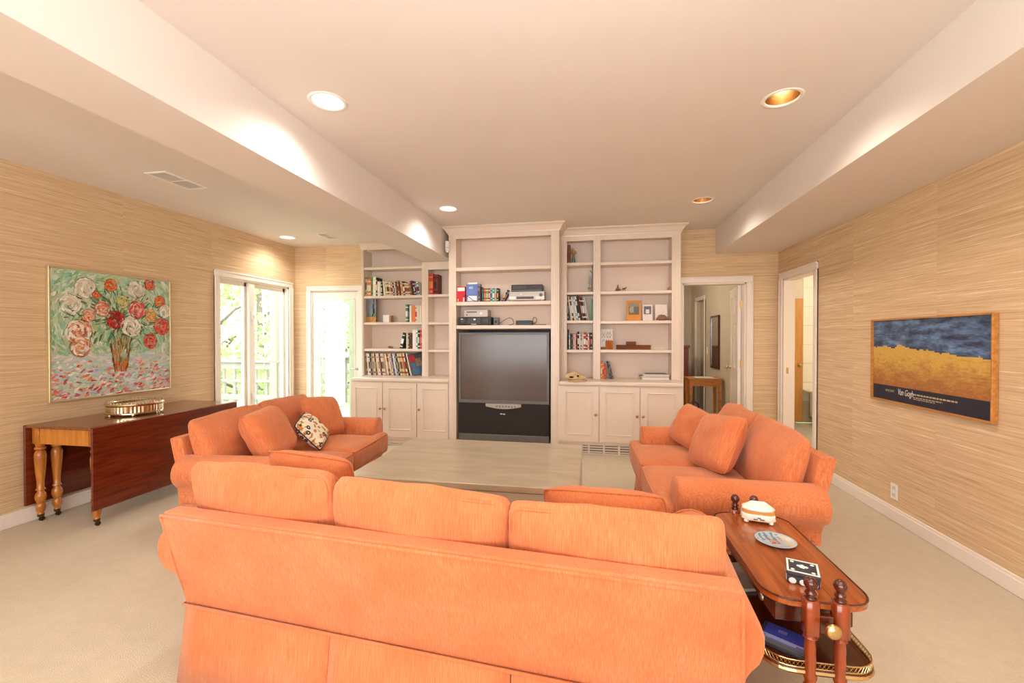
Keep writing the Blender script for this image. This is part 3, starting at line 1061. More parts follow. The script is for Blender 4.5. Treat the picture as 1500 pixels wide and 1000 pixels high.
lx, lz = X(ya, 736.5, 606), Z(ya, 736.5, 606)
put('maker_badge', MB().bbox(lx - .032, lx - .003, ya - .008, ya - .003, lz - .006, lz + .006, .002).bbox(lx + .003, lx + .030, ya - .008, ya - .003, lz - .008, lz + .004, .002), M_WHITE, tv)
for fx in (bx0 + .12, bx1 - .12):
    for fy in (ya + .06, YBK - .12):
        put('foot', MB().lathe([(.025, -.021), (.025, .004)], fx, fy, zE, 14), M_BLACK, tv)

# ---- alarm sensor on the cabinet side of the beam
sp_ = at('Y', YTV - .03, 652.5, 360.5)
t = thing('motion_sensor', 'small white motion sensor at the cabinet corner under the beam', 'sensor', (sp_.x, YTV - .012, sp_.z))
poly = [(-.026, 0), (.026, 0), (.026, -.02)] + [(.026 * math.cos(a), -.02 - .028 * math.sin(a)) for a in [math.pi * k / 8 for k in range(1, 8)]] + [(-.026, -.02)]
put('housing', MB().prism([(x + .025, y - .001) for x, y in poly], 'Z', -.055, .055), M_WHITE, t)
put('lens', MB().bbox(.003, .047, -.052, -.02, -.04, -.012, .006), M_VENT, t)
put('bracket', MB().bbox(.012, .04, -.03, -.001, -.075, -.055, .003), M_WHITE, t)


# ================================================================== BOOKS AND SHELF THINGS
CN = {'cream': (232, 218, 190), 'white': (240, 238, 232), 'tan': (198, 160, 112), 'orange': (232, 132, 66), 'black': (30, 28, 30), 'dark green': (38, 62, 52),
      'brown': (120, 70, 44), 'dark brown': (70, 46, 36), 'dark red': (128, 42, 36), 'red': (206, 62, 54), 'navy': (40, 48, 82), 'pale blue': (150, 186, 200),
      'green': (96, 164, 86), 'grey': (140, 138, 134), 'peach': (238, 190, 152), 'blue': (70, 104, 168), 'teal': (52, 168, 134), 'yellow': (232, 196, 70), 'pink': (226, 130, 138), 'purple': (96, 70, 120)}


def jitter(c, a=.08):
    k = 1 + random.uniform(-a, a)
    return tuple(min(1, max(0, v * k)) for v in c)


def book_mesh(w, h, d, col, acc):
    mb = MB()
    lv = [0, .10, .17, .30, .62, .80, .86, 1]
    cl = [col, acc, col, acc if random.random() < .45 else col, col, acc, col]
    r = min(.006, w * .35)
    for z in lv:
        for x, y in ((0, r), (w * .25, .0), (w * .75, .0), (w, r), (w, d), (0, d)):
            mb.v.append((x, y, z * h))
    for k in range(len(lv) - 1):
        for i in range(6):
            j = (i + 1) % 6
            spine = i in (0, 1, 2)
            mb.f.append([k * 6 + i, k * 6 + j, k * 6 + 6 + j, k * 6 + 6 + i])
            if k == 3 and i == 1:
                mb.c.append(acc)
            else:
                mb.c.append((cl[k] if spine else col) if i != 4 else s2l((236, 226, 204)))
    mb.f.append([5, 4, 3, 2, 1, 0]); mb.c.append(col)
    m = (len(lv) - 1) * 6
    mb.f.append([m + i for i in range(6)]); mb.c.append(s2l((236, 226, 204)))
    return mb


def book(Yf, px0, px1, pyt, zs, cname, where, lean=0.0, depth=.15, kind='book', acc=None, dy=0.0, xm=None):
    """lean in degrees, + leans its top to the right"""
    x0, x1 = X(Yf, px0, pyt), X(Yf, px1, pyt)
    a = math.radians(lean)
    h = (Z(Yf, (px0 + px1) / 2, pyt) - zs) / max(.6, math.cos(a))
    w = max(.006, (x1 - x0) * math.cos(a) - .0008)
    col = jitter(s2l(CN[cname]))
    ac = s2l(CN[acc]) if acc else jitter(s2l(random.choice([(240, 230, 205), (60, 50, 44), (190, 150, 90), (150, 60, 50)])))
    mb = book_mesh(w, h, depth, col, ac)
    if lean > 0:
        mb.v = [(x - w, y, z) for x, y, z in mb.v]
    o = put(kind.replace(' ', '_'), mb, M_PRINT, None, f'{cname} {kind} {where}', kind.split()[-1], kind + 's ' + where)
    o.rotation_euler = (0, a, 0)
    o.location = ((x1 if lean > 0 else x0), Yf + dy, zs + .0006)
    return o


YI = YUP + .03
# left bookcase, first row of books
W1 = 'in the long row on the left bookcase shelf under the beam'
for px0, px1, pt, c, ln in ((535.2, 536.6, 402, 'cream', 0), (536.7, 538.2, 407, 'tan', 0), (538.3, 543, 408, 'orange', 0), (543.2, 545.8, 405.5, 'green', 0), (546, 550.4, 405.5, 'white', 0),
                            (550.6, 552.2, 406.4, 'black', 0), (552.4, 557.3, 412, 'cream', 0), (557.5, 560, 414, 'dark green', 0)):
    book(YI, px0, px1, pt, LA[1], c, W1, ln)
x = 561.6
for c, w in (('cream', 2.7), ('cream', 2.6), ('cream', 2.6), ('cream', 2.8), ('cream', 2.6), ('dark brown', 2.0), ('white', 2.0), ('dark brown', 2.3), ('tan', 2.6), ('black', 1.6), ('peach', 3.2), ('dark red', 2.6),
             ('cream', 3.0), ('cream', 3.2), ('tan', 2.6), ('dark red', 3.4), ('navy', 2.6), ('pale blue', 2.6), ('white', 2.4), ('cream', 3.0), ('peach', 2.6), ('black', 1.5), ('tan', 2.6)):
    k = (x - 560) / 57
    if x + w > 617.6:
        break
    book(YI, x, x + w, 412 + random.uniform(-1.5, 2.5) + (3 if c in ('cream', 'tan') and k > .5 else 0), LA[1], c, W1, -4 - 7 * k, .14)
    x += w + .22

# picture book with a cypress-green cover, standing face out
t = thing('picture_book', 'tall picture book with a grey and dark green cover at the shelf end', 'book', (X(YI, 535, 450), YI + .03, LA[2] + .0006), math.radians(-6))
w, h = X(YI, 551, 450) - X(YI, 535.5, 450), Z(YI, 543, 437.5) - LA[2]
mb = MB().bbox(0, w, 0, .016, 0, h, .002)
put('covers', mb, plain('slate_cloth', (62, 60, 72), .6), t)
mb = MB()
random.seed(3)
for i in range(14):
    for j in range(26):
        u, v = i / 14, j / 26
        if v < .2: c = s2l((196, 140, 60))
        elif v < .3 + .08 * math.sin(u * 9): c = s2l((110, 118, 84))
        elif abs(u - .7) < .18 * (1.05 - v): c = s2l((38, 62, 58))
        else: c = s2l((120, 128, 136))
        mb.quad((w * u, -.0008, h * v), (w * (u + 1 / 14), -.0008, h * v), (w * (u + 1 / 14), -.0008, h * (v + 1 / 26)), (w * u, -.0008, h * (v + 1 / 26)), jitter(c, .2))
put('cover_print', mb, M_GLOSSPRINT, t, recalc=False)
# small white box and brown block
z = LA[2] + .0006
a, b, c = X(YI, 560.2, 466), X(YI, 569, 466), X(YI, 574, 466)
t = thing('card_box', 'small white lidded card box with a tan side, left bookcase', 'box', ((a + b) / 2, YI + .05, z))
hh = Z(YI, 565, 461) - z
put('box_body', MB().bbox(-(b - a) / 2, (b - a) / 2, -.03, .05, 0, hh * .7, .002), M_WHITE, t)
put('lid', MB().bbox(-(b - a) / 2 - .002, (b - a) / 2 + .002, -.032, .052, hh * .7, hh, .002), M_WHITE, t)
put('side_label', MB().bbox((b - a) / 2 + .0022, (b - a) / 2 + .024, -.028, .048, 0, hh * .92, .003), plain('tan_card', (176, 138, 108), .7), t)
W2 = 'standing right of the small white box on the left bookcase'
for px0, px1, pt, c, ac in ((594, 597, 445.5, 'green', 'white'), (597.1, 599.2, 446, 'navy', 'grey'), (599.5, 602.6, 447, 'white', 'white'), (602.8, 608.2, 447, 'orange', 'orange'), (608.4, 610.2, 447, 'white', 'red'), (610.4, 613.8, 447.5, 'cream', 'cream'), (614, 617.6, 447.5, 'cream', 'cream')):
    book(YI, px0, px1, pt, LA[2], c, W2, 0, .15, 'book', ac)
# brown carved trinket
p = at('Y', YI + .05, 572, 510)
mb = MB()
pr = []
mb.tube([(p.x - .030, YI + .05, LA[3] + .016), (p.x - .01, YI + .045, LA[3] + .019), (p.x + .012, YI + .05, LA[3] + .017), (p.x + .032, YI + .055, LA[3] + .015)], [.012, .0155, .0155, .011], 12)
put('carved_trinket', mb, wood('trinket_wood', (94, 44, 16), (150, 84, 36), .3, axis=0), None, 'small brown carved wooden trinket alone on its shelf', 'trinket', smooth=True)
W3 = 'at the right end of the shelf over the record albums'
book(YI, 584.8, 588.6, 487.5, LA[3], 'dark green', W3, 13, .15, 'book', 'white')
for px0, px1, pt, c, ac in ((594.8, 597.6, 487.5, 'cream', 'cream'), (597.8, 599.4, 488, 'black', 'cream'), (599.6, 603, 488.5, 'brown', 'black'), (604, 609, 483, 'white', 'white'), (609.2, 611.6, 483, 'white', 'green'), (611.8, 614.8, 483.6, 'dark green', 'white'), (615, 618, 483, 'red', 'pink')):
    book(YI, px0, px1, pt, LA[3], c, W3, 0, .15, 'book', ac)
# record albums
x, i = 536.6, 0
names = ['grey', 'cream', 'white', 'navy', 'tan', 'cream', 'brown', 'cream', 'white', 'dark red', 'cream', 'cream', 'tan', 'cream', 'brown', 'peach', 'cream', 'purple', 'cream', 'pale blue', 'black', 'cream', 'yellow', 'cream', 'orange', 'white', 'black', 'cream', 'black']
while x < 601 and i < len(names):
    k = (x - 533) / 68
    book(YI - .02, x, x + 2.05, 517.8, ZCT, names[i], 'spine leaning in the row on the left countertop', -5 - 8 * k, .205, 'record album', random.choice(['tan', 'peach', 'grey', 'white', 'cream', 'brown']))
    x += 2.38
    i += 1
t = thing('record_album', 'blue and black record album leaning face out at the end of the record row', 'album', (X(YI, 606.5, 553), YI - .01, ZCT + .004), 0, None)
h = .285
mb = MB()
for i in range(16):
    for j in range(16):
        u, v = i / 16, j / 16
        c = s2l((86, 122, 150)) if v < .55 else s2l((92, 98, 104))
        if .35 < u < .75 and .35 < v < .75: c = s2l((170, 140, 112))
        if u < .32 and .62 < v < .92: c = s2l((196, 60, 66))
        if v > .94: c = s2l((44, 30, 34))
        mb.quad((.235 * u, 0, h * v), (.235 * (u + 1 / 16), 0, h * v), (.235 * (u + 1 / 16), 0, h * (v + 1 / 16)), (.235 * u, 0, h * (v + 1 / 16)), jitter(c, .2))
mb2 = MB().bbox(0, .235, .0006, .006, 0, h, .001)
R_ = Matrix.Rotation(math.radians(-17), 4, 'Y') @ Matrix.Rotation(math.radians(58), 4, 'Z')
put('sleeve', mb2.move(R_), M_BLACK, t)
put('cover_print', mb.move(R_), M_GLOSSPRINT, t, recalc=False)
# narrow bay: two thick red books
book(YI, 628.4, 634, 400.5, LB[0], 'red', 'with orange spine in the narrow bay under the beam', 0, .16, 'book', 'orange')
o = book(YI, 634.3, 641, 401.5, LB[0], 'dark red', 'with black pattern beside the red book under the beam', 0, .16, 'book', 'black')

# right bookcase, narrow bay
book(YI, 831.4, 835.4, 358.5, RA[0], 'brown', 'upright in the top corner of the right bookcase', 0, .15, 'book', 'brown')
p = at('Y', YI + .05, 840, 384)
t = thing('dried_flower_vase', 'small grey green vase of dried brown flowers on the top shelf', 'vase', (p.x, p.y, RA[0]))
put('vase_body', MB().lathe([(.018, .0005), (.024, .02), (.022, .06), (.014, .085), (.018, .10)], n=16), plain('celadon_glaze', (112, 124, 112), .3), t, smooth=True)
random.seed(11)
for k in range(7):
    a = k * .9
    tip = (.03 * math.cos(a), .02 * math.sin(a), .13 + .02 * (k % 3))
    s = put('stem', MB().tube([(0, 0, .09), tip], .002, 6), plain('dry_stem', (120, 84, 44), .8), t)
    mb = MB()
    mb.lathe([(.003, -.010), (.012, -.004), (.015, .004), (.009, .012)], tip[0], tip[1], tip[2], 10)
    put('bloom', mb, plain('dried_petals', (168, 84, 40) if k % 2 else (196, 150, 92), .8), s)
for px0, px1, pt, ln, c in ((860.4, 861.8, 391, 7, 'white'), (863.2, 864.4, 393, 5, 'white')):
    book(YI, px0, px1, pt, RA[1], c, 'folder leaning alone at the end of the second shelf', ln, .16, 'paper folder', 'grey')
W4 = 'leaning in the crowded upper row of the right bookcase'
book(YI, 831.3, 832.8, 435, RA[2], 'navy', 'upright at the start of the crowded upper row', 0, .15, 'book', 'white')
x = 836.4
for c, w in (('cream', 2.4), ('brown', 2.2), ('white', 2.6), ('pale blue', 3.4), ('white', 2.2), ('dark brown', 3.2), ('dark red', 2.2), ('black', 2.6), ('grey', 2.4), ('white', 1.4)):
    book(YI, x, x + w, 434.5 + random.uniform(-1, 1.5), RA[2], c, W4, -8 - 4 * (x - 831) / 30, .15, 'book', random.choice(['black', 'white', 'cream']))
    x += w + .24
book(YI, 866.2, 868.6, 437.5, RA[2], 'teal', 'upright at the end of the crowded upper row', 0, .15, 'book', 'green')
W5 = 'upright in the lower row of small books on the right bookcase'
x = 831.4
for c, w, pt in (('black', 1.6, 482.5), ('pale blue', 2.4, 488), ('navy', 1.6, 488.5), ('grey', 2.0, 488), ('pink', 2.2, 488), ('white', 1.6, 489), ('red', 2.2, 488), ('black', 2.4, 485.5), ('white', 1.8, 489), ('grey', 2.4, 490), ('white', 2.0, 488), ('red', 3.4, 486.5),
                 ('brown', 2.4, 490), ('white', 2.0, 489), ('dark green', 2.4, 487), ('black', 1.8, 487), ('pale blue', 2.0, 486), ('tan', 1.8, 486)):
    if x + w > 868.6:
        break
    book(YI, x, x + w, pt, RA[3], c, W5, 0, .13, 'book', random.choice(['black', 'white', 'red', 'cream']))
    x += w + .12

# animal skull on the right countertop
p = at('Z', ZCT, 843, 559)
t = thing('animal_skull', 'yellowed animal skull on the right countertop', 'skull', (p.x, p.y + .05, ZCT))
M_BONE = plain('aged_bone', (206, 176, 130), .6, var=.15, scale=18, bump=.4, bscale=50)
import bmesh


def blob(fn, nu=20, nv=14):
    """closed lumpy surface: fn(unit vector) -> point"""
    mb = MB()
    for j in range(nv + 1):
        th = math.pi * j / nv
        for i in range(nu):
            a = 2 * math.pi * i / nu
            mb.v.append(tuple(fn(Vector((math.sin(th) * math.cos(a), math.sin(th) * math.sin(a), math.cos(th))))))
    for j in range(nv):
        for i in range(nu):
            k = (i + 1) % nu
            mb.f.append([j * nu + i, j * nu + k, (j + 1) * nu + k, (j + 1) * nu + i]); mb.c.append(None)
    return mb


def skull_pt(d):
    # braincase left, tapering muzzle to the right
    x = d.x * .125
    taper = 1.0 if d.x < .1 else 1 - .55 * (d.x - .1)
    y = d.y * .052 * taper
    z = d.z * .05 * taper + .055 - (.018 * max(0, d.x)) + .012 * math.exp(-((d.x + .1) / .25) ** 2) * (d.z > 0)
    # eye socket and zygomatic dent on the flanks
    q = (d.x - .02) ** 2 / .03 + (d.z - .1) ** 2 / .10
    y *= 1 - .42 * math.exp(-q)
    return Vector((x, y, max(.012, z)))


put('cranium', blob(skull_pt, 36, 24), M_BONE, t, smooth=True)
for sgn in (-1, 1):
    put('cheekbone', MB().tube([(-.075, sgn * .04, .035), (-.04, sgn * .054, .03), (.0, sgn * .055, .036), (.04, sgn * .038, .045)], [.008, .007, .007, .009], 8), M_BONE, t, smooth=True)
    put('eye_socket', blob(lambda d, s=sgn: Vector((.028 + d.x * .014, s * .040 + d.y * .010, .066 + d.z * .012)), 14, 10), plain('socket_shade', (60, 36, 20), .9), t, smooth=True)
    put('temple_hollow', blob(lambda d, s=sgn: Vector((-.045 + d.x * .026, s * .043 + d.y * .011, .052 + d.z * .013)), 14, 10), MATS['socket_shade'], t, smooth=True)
put('jaw', MB().tube([(-.085, -.035, .012), (0, -.032, .008), (.09, -.015, .009), (.12, 0, .011), (.09, .015, .009), (0, .032, .008), (-.085, .035, .012)], .008, 8), M_BONE, t, smooth=True)

# right bookcase, wide bay
M_BRONZE = plain('dark_bronze', (112, 88, 60), .35, metal=.8, var=.2, scale=60)
p = at('Y', YI + .06, 910, 426)
t = thing('carriage_figurine', 'tiny bronze horse and carriage figurine alone on the second shelf', 'figurine', (p.x, p.y, RB[1]))
put('carriage', MB().bbox(-.062, -.02, -.015, .015, .018, .045, .006).bbox(-.05, -.03, -.012, .012, .045, .075, .005).tube([(-.04, 0, .07), (-.038, 0, .088)], .005, 8), M_BRONZE, t)
for wx in (-.055, -.025):
    for sy in (-.017, .017):
        put('wheel', MB().tube([(wx + .016 * math.cos(a), sy, .0185 + .016 * math.sin(a)) for a in [2 * math.pi * k / 14 for k in range(14)]], .0022, 6, True)
            .tube([(wx - .016, sy, .0185), (wx + .016, sy, .0185)], .0015, 5).tube([(wx, sy, .0025), (wx, sy, .0345)], .0015, 5), M_BRONZE, t)
put('shaft', MB().tube([(-.02, 0, .024), (.045, 0, .032)], .002, 6), M_BRONZE, t)
h = MB().tube([(.018, 0, .034), (.03, 0, .036), (.046, 0, .034)], [.008, .009, .008], 10).tube([(.046, 0, .036), (.056, 0, .052), (.066, 0, .05)], [.006, .005, .003], 8)
for lx in (.020, .044):
    for sy in (-.005, .005):
        h.tube([(lx, sy, .032), (lx + .003, sy, .016), (lx, sy, .0006)], [.003, .0022, .002], 6)
h.tube([(.012, 0, .036), (.006, 0, .022)], .002, 6)
put('horse', h, M_BRONZE, t)
p = at('Y', YI + .1, 980.5, 425)
put('small_jar', MB().lathe([(.012, .0006), (.018, .012), (.018, .035), (.010, .045), (.012, .055)], p.x, p.y, RB[1], 14), plain('grey_glaze', (170, 146, 116), .4), None,
    'tiny tan jar at the end of the figurine shelf', 'jar', smooth=True)


def standing_frame(px0, px1, pyt, zs, Yf, label, frame_rgb, cells, border, lean=8, name='framed_picture', cat='picture', fw=.008):
    x0, x1 = X(Yf, px0, pyt), X(Yf, px1, pyt)
    w = x1 - x0
    h = (Z(Yf, (px0 + px1) / 2, pyt) - zs) / math.cos(math.radians(lean))
    t = thing(name, label, cat, (x0, Yf, zs + .0015))
    R = Matrix.Rotation(math.radians(-lean), 4, 'X')
    put('backing', MB().bbox(0, w, .001, .012, 0, h, .002).move(R), plain('frame_%d_%d_%d' % frame_rgb, frame_rgb, .5), t)
    mb = MB()
    n, m = 16, 20
    for i in range(n):
        for j in range(m):
            u, v = (i + .5) / n, (j + .5) / m
            c = border if not (.12 < u < .88 and .30 < v < .88) else cells(u, v)
            mb.quad((w * i / n, 0, h * j / m), (w * (i + 1) / n, 0, h * j / m), (w * (i + 1) / n, 0, h * (j + 1) / m), (w * i / n, 0, h * (j + 1) / m), jitter(s2l(c), .06))
    put('print', mb.move(R), M_GLOSSPRINT, t, recalc=False)
    return t


standing_frame(918.4, 939, 440, RB[2], YI + .06, 'orange framed grey photograph standing on the middle shelf', (226, 140, 44),
               lambda u, v: (176, 170, 150) if (u - .35) ** 2 + (v - .55) ** 2 < .03 else ((112, 108, 96) if v < .72 else (150, 146, 128)), (232, 146, 48))
standing_frame(941.6, 956, 446, RB[2], YI + .06, 'white card with a dark blue grey image beside the orange frame', (236, 226, 214),
               lambda u, v: (110, 112, 124) if abs(u - .5) < .36 and v > .42 and not (abs(u - .5) < .2 and abs(v - .56) < .12) else (232, 224, 214), (236, 224, 210), name='greeting_card', cat='card')
standing_frame(960, 977.5, 446, RB[2], YI + .08, 'plain white card standing behind the brown rock', (240, 228, 214), lambda u, v: (240, 226, 210), (242, 230, 216), name='greeting_card', cat='card')
p = at('Y', YI + .02, 970, 469)
put('rock', blob(lambda d: Vector((p.x + d.x * .072, YI + .03 + d.y * .03, RB[2] + .0005 + max(0, (d.z * .5 + .5)) * (.062 + .03 * noise.noise(Vector((d.x * 4, d.y * 4, 2))) - .02 * d.x * d.x))), 26, 16),
    plain('brown_rock', (150, 106, 84), .8, var=.25, scale=40, bump=.6, bscale=80), None, 'rough brown rock lying before the white card', 'rock', smooth=True)
standing_frame(879.8, 898, 482, RB[3], YI + .09, 'white framed ink sketch standing on the fourth shelf', (240, 230, 218), lambda u, v: (186, 178, 172) if (math.sin(u * 31) * math.cos(v * 27) > .1) else (232, 226, 218), (240, 230, 218))
a, b = X(YI, 887.5, 505), X(YI, 898, 505)
t = thing('wooden_cube', 'honey brown wooden cube before the white framed sketch', 'cube', ((a + b) / 2, YI + .05, RB[3] + .0005))
w = (b - a) / 2
put('cube_body', MB().bbox(-w, w, -.035, .035, 0, Z(YI, 893, 498.5) - RB[3], .004), wood('honey_block', (150, 78, 24), (188, 108, 42), .6, axis=2, coat=0, spec=.15), t)
t = thing('carved_animal', 'small carved wooden animal lying beside the wooden cube', 'figurine', (X(YI, 883.5, 511), YI + .02, RB[3] + .0005))
put('body', MB().tube([(-.028, 0, .018), (-.01, 0, .022), (.012, 0, .02), (.03, 0, .024)], [.008, .013, .012, .007], 10), wood('carving', (120, 66, 24), (196, 140, 76), .6, axis=0, coat=0, spec=.15), t, smooth=True)
put('plinth', MB().bbox(-.036, .036, -.016, .016, 0, .008, .002), MATS['carving'], t)
a, b = X(YI, 903.4, 508), X(YI, 953.5, 508)
M_ROSE = wood('rosewood_box', (104, 56, 32), (140, 82, 50), .6, axis=0, coat=0, spec=.15)
t = thing('wooden_box', 'long flat brown wooden box on the fourth shelf', 'box', ((a + b) / 2, YI + .06, RB[3] + .0005))
hh = Z(YI, 928, 505.3) - RB[3]
w = (b - a) / 2
put('box_body', MB().bbox(-w, w, -.05, .06, 0, hh * .55, .003), M_ROSE, t)
put('lid', MB().bbox(-w - .002, w + .002, -.053, .063, hh * .57, hh, .004), M_ROSE, t)
a, b = X(YI, 918, 503), X(YI, 932, 503)
t = thing('wooden_box', 'small brown wooden box resting on the long flat wooden box', 'box', ((a + b) / 2, YI + .06, RB[3] + hh + .001))
w = (b - a) / 2
h2 = Z(YI, 925, 500.3) - RB[3] - hh
put('box_body', MB().bbox(-w, w, -.03, .035, 0, h2 * .6, .003), M_ROSE, t)
put('lid', MB().bbox(-w - .0015, w + .0015, -.032, .037, h2 * .63, h2, .003), M_ROSE, t)
W6 = 'beside the middle stile on the right countertop'
for px0, px1, pt, c, ln, ac in ((879.9, 882.4, 529.5, 'orange', 0, 'cream'), (882.6, 884.6, 532, 'peach', 0, 'red'), (884.8, 888, 534, 'red', 0, 'orange'), (894.2, 896.2, 529, 'navy', -12, 'grey'), (896.8, 899.4, 531, 'grey', -13, 'navy')):
    book(YI - .01, px0, px1, pt, ZCT, c, W6, ln, .15, 'book', ac)
zz = ZCT + .0006
for px0, px1, dz, c, lab in ((940, 980.6, .026, 'white', 'thick white book at the bottom of the flat stack on the right countertop'), (938, 980.2, .016, 'brown', 'brown book in the middle of the flat stack on the right countertop'),
                             (942, 981, .016, 'white', 'slim white book lying on the brown book of the stack'), (946, 978, .008, 'dark green', 'thin dark green booklet on top of the flat stack')):
    a, b = X(YI, px0, 552), X(YI, px1, 552)
    col = s2l(CN[c])
    mb = MB().bbox(a, b, YI - .005, YI + .16, zz, zz + dz * .15, .0008, col).bbox(a + .004, b - .003, YI - .001, YI + .155, zz + dz * .15, zz + dz * .85, .0005, s2l((240, 232, 214))).bbox(a, b, YI - .005, YI + .16, zz + dz * .85, zz + dz, .0008, col)
    mb.box(a, b, YI + .156, YI + .16, zz, zz + dz, col)
    put('book', mb, M_PRINT, None, lab, 'book', 'books stacked flat on the right countertop')
    zz += dz + .0006

# ---- things on the television cabinet shelves
YT = YTV + .03
z2, z3 = TV_S[1] + .0006, TV_S[2] + .0006
M_RED = plain('red_card', (204, 30, 44), .4)


def tbox(px0, px1, pyt, zs, d, dy=0):
    a, b = X(YT + dy, px0, pyt), X(YT + dy, px1, pyt)
    return a, b, Z(YT + dy, (px0 + px1) / 2, pyt) - zs


a, b, h = tbox(669.2, 681.4, 419.4, z2, .1)
t = thing('software_box', 'red cardboard box with a white label on the cabinet shelf', 'box', (a, YT, z2))
put('carton', MB().bbox(0, b - a, 0, .06, 0, h, .002), M_RED, t)
put('white_label', MB().box(.008, b - a - .006, -.0012, -.0002, h * .70, h * .93), M_WHITE, t)
put('print_marks', MB().box(.012, .020, -.001, -.0002, .01, h * .2).box(b - a - .025, b - a - .012, -.001, -.0002, .006, h * .28), M_WHITE, t)
a, b, h = tbox(682.4, 699.6, 416, z2, .1)
t = thing('software_box', 'tall pale blue cardboard box beside the red box', 'box', (a, YT + .01, z2))
put('carton', MB().bbox(0, b - a, 0, .055, 0, h, .002), plain('blue_card', (104, 124, 186), .4, var=.25, scale=9), t)
put('white_flap', MB().bbox(.02, b - a - .008, .01, .03, h, h + .022, .001), M_WHITE, t)
put('white_panel', MB().box(.02, b - a - .012, -.0012, -.0002, h * .06, h * .34), M_WHITE, t)
put('title_mark', MB().box(.035, .085, -.0012, -.0002, h * .74, h * .86), plain('pale_teal', (150, 196, 210), .5), t)
W7 = 'between the blue box and the cassettes in the cabinet'
book(YT, 700, 703, 415.5, z2 - .0006, 'grey', W7, 0, .1, 'book', 'dark brown')
book(YT, 703.2, 705.6, 420, z2 - .0006, 'dark brown', W7, 0, .1, 'book', 'black')
random.seed(5)
x = 705.9
tapes = [('purple', 'teal'), ('red', 'yellow'), ('green', 'white'), ('red', 'white'), ('pale blue', 'black'), ('teal', 'white'), ('pale blue', 'orange'), ('navy', 'yellow')]
for c, ac in tapes:
    book(YT + .005, x, x + 2.95, 422, z2 - .0006, c, 'in the short row of cassettes in the cabinet', 0, .1, 'video cassette', ac)
    x += 3.08
book(YT + .005, 733.5, 735.6, 425, z2 - .0006, 'navy', 'leaning between the cassettes and the silver recorder', 30, .1, 'disc case', 'yellow')
book(YT + .005, 736.0, 738.2, 427.5, z2 - .0006, 'blue', 'leaning between the cassettes and the silver recorder', 30, .1, 'disc case', 'orange')


def deck(name, label, px0, px1, pyt, zs, dep, mat, feet=True, dy=0.0):
    a, b, h = tbox(px0, px1, pyt, zs, dep, dy)
    t = thing(name, label, 'player', (a, YT + dy, zs))
    f = .008 if feet else .0
    put('case', MB().bbox(0, b - a, 0, dep, f, h, .003), mat, t)
    if feet:
        for fx in (.03, b - a - .03):
            for fy in (.025, dep - .025):
                put('foot', MB().lathe([(.014, 0), (.014, .009)], fx, fy, 0, 12), M_WHITE if mat == M_SLV else M_BLACK, t)
    return t, b - a, h


t, w, h = deck('video_recorder', 'silver video recorder with a round dial under the black player', 745.5, 797.5, 426.6, z2, .17, M_SLV)
put('tape_slot', MB().bbox(w * .22, w * .70, -.004, .002, h * .22, h * .46, .001), plain('smoked_red', (70, 26, 24), .2), t)
for q0, q1 in ((0, .2), (.76, 1)):
    put('front_band', MB().bbox(w * q0, w * q1, -.004, .002, h * .18, h * .5, .002), M_WHITE, t)
put('dial', MB().lathe([(.020, 0), (.020, .006), (.014, .010)], 0, 0, 0, 20).move(Matrix.Translation((w * .90, -.001, h * .62)) @ Matrix.Rotation(math.pi / 2, 4, 'X')), M_TVB, t, smooth=False)
put('maker_badge', MB().box(w * .33, w * .37, -.0012, 0, h * .68, h * .76), M_WHITE, t)
hs = h
t, w, h = deck('disc_player', 'black video player stacked on the silver recorder', 749, 794.5, 416.6, z2 + hs + .0006, .165, M_BLACK, False)
put('display', MB().bbox(w * .55, w * .93, -.003, .002, h * .45, h * .85, .001), plain('smoked_red', (70, 26, 24), .2), t)
put('disc_tray', MB().bbox(w * .05, w * .5, -.003, .002, h * .4, h * .85, .001), M_TVG, t)
put('lower_lip', MB().bbox(w * .02, w * .97, -.005, .002, h * .05, h * .2, .001), M_TVB, t)
t, w, h = deck('video_recorder', 'black video recorder under the silver box on the lowest cabinet shelf', 671.5, 719.5, 464.2, z3, .17, M_BLACK)
put('front_panel', MB().bbox(w * .28, w * .68, -.004, .002, h * .2, h * .9, .002), M_TVG, t)
for k in range(2):
    put('side_controls', MB().bbox(w * (.06 + .68 * k), w * (.22 + .70 * k), -.004, .002, h * .25, h * .8, .003), M_TVG, t)
put('badge', MB().box(w * .47, w * .53, -.0052, -.0042, h * .62, h * .8).box(w * .08, w * .14, -.0052, -.0042, h * .72, h * .8).box(w * .4, w * .55, -.0052, -.0042, h * .1, h * .16), M_WHITE, t)
hs = h
t, w, h = deck('disc_player', 'small silver disc player on top of the black video recorder', 679.4, 714.6, 453.6, z3 + hs + .0006, .165, M_SLV, False)
put('tray_slot', MB().box(w * .12, w * .55, -.0012, 0, h * .62, h * .76), M_TVG, t)
put('power_dial', MB().lathe([(.012, 0), (.012, .004)], 0, 0, 0, 16).move(Matrix.Translation((w * .72, -.0005, h * .48)) @ Matrix.Rotation(math.pi / 2, 4, 'X')), M_STEEL, t)
put('power_lamp', MB().box(w * .10, w * .16, -.0012, 0, h * .22, h * .36), M_BLACK, t)
a, b, h = tbox(721.5, 728.6, 464.4, z3, .1)
t = thing('power_adapter', 'grey boxy power adapter right of the black video recorder', 'adapter', (a, YT + .05, z3))
put('case', MB().bbox(0, b - a, 0, .08, 0, h, .004), M_TVB, t)
put('socket', MB().bbox((b - a) * .3, (b - a) * .7, -.006, .001, h * .3, h * .6, .002), M_BLACK, t)
a, b, h = tbox(755, 779.5, 469.4, z3, .1)
t = thing('remote_control', 'flat black switch box beside the looped cables', 'remote', (a, YT + .02, z3))
put('case', MB().bbox(0, b - a, 0, .07, 0, h, .004), M_BLACK, t)
put('keys', MB().bbox(.02, b - a - .02, .012, .05, h, h + .002, .001), M_TVG, t)


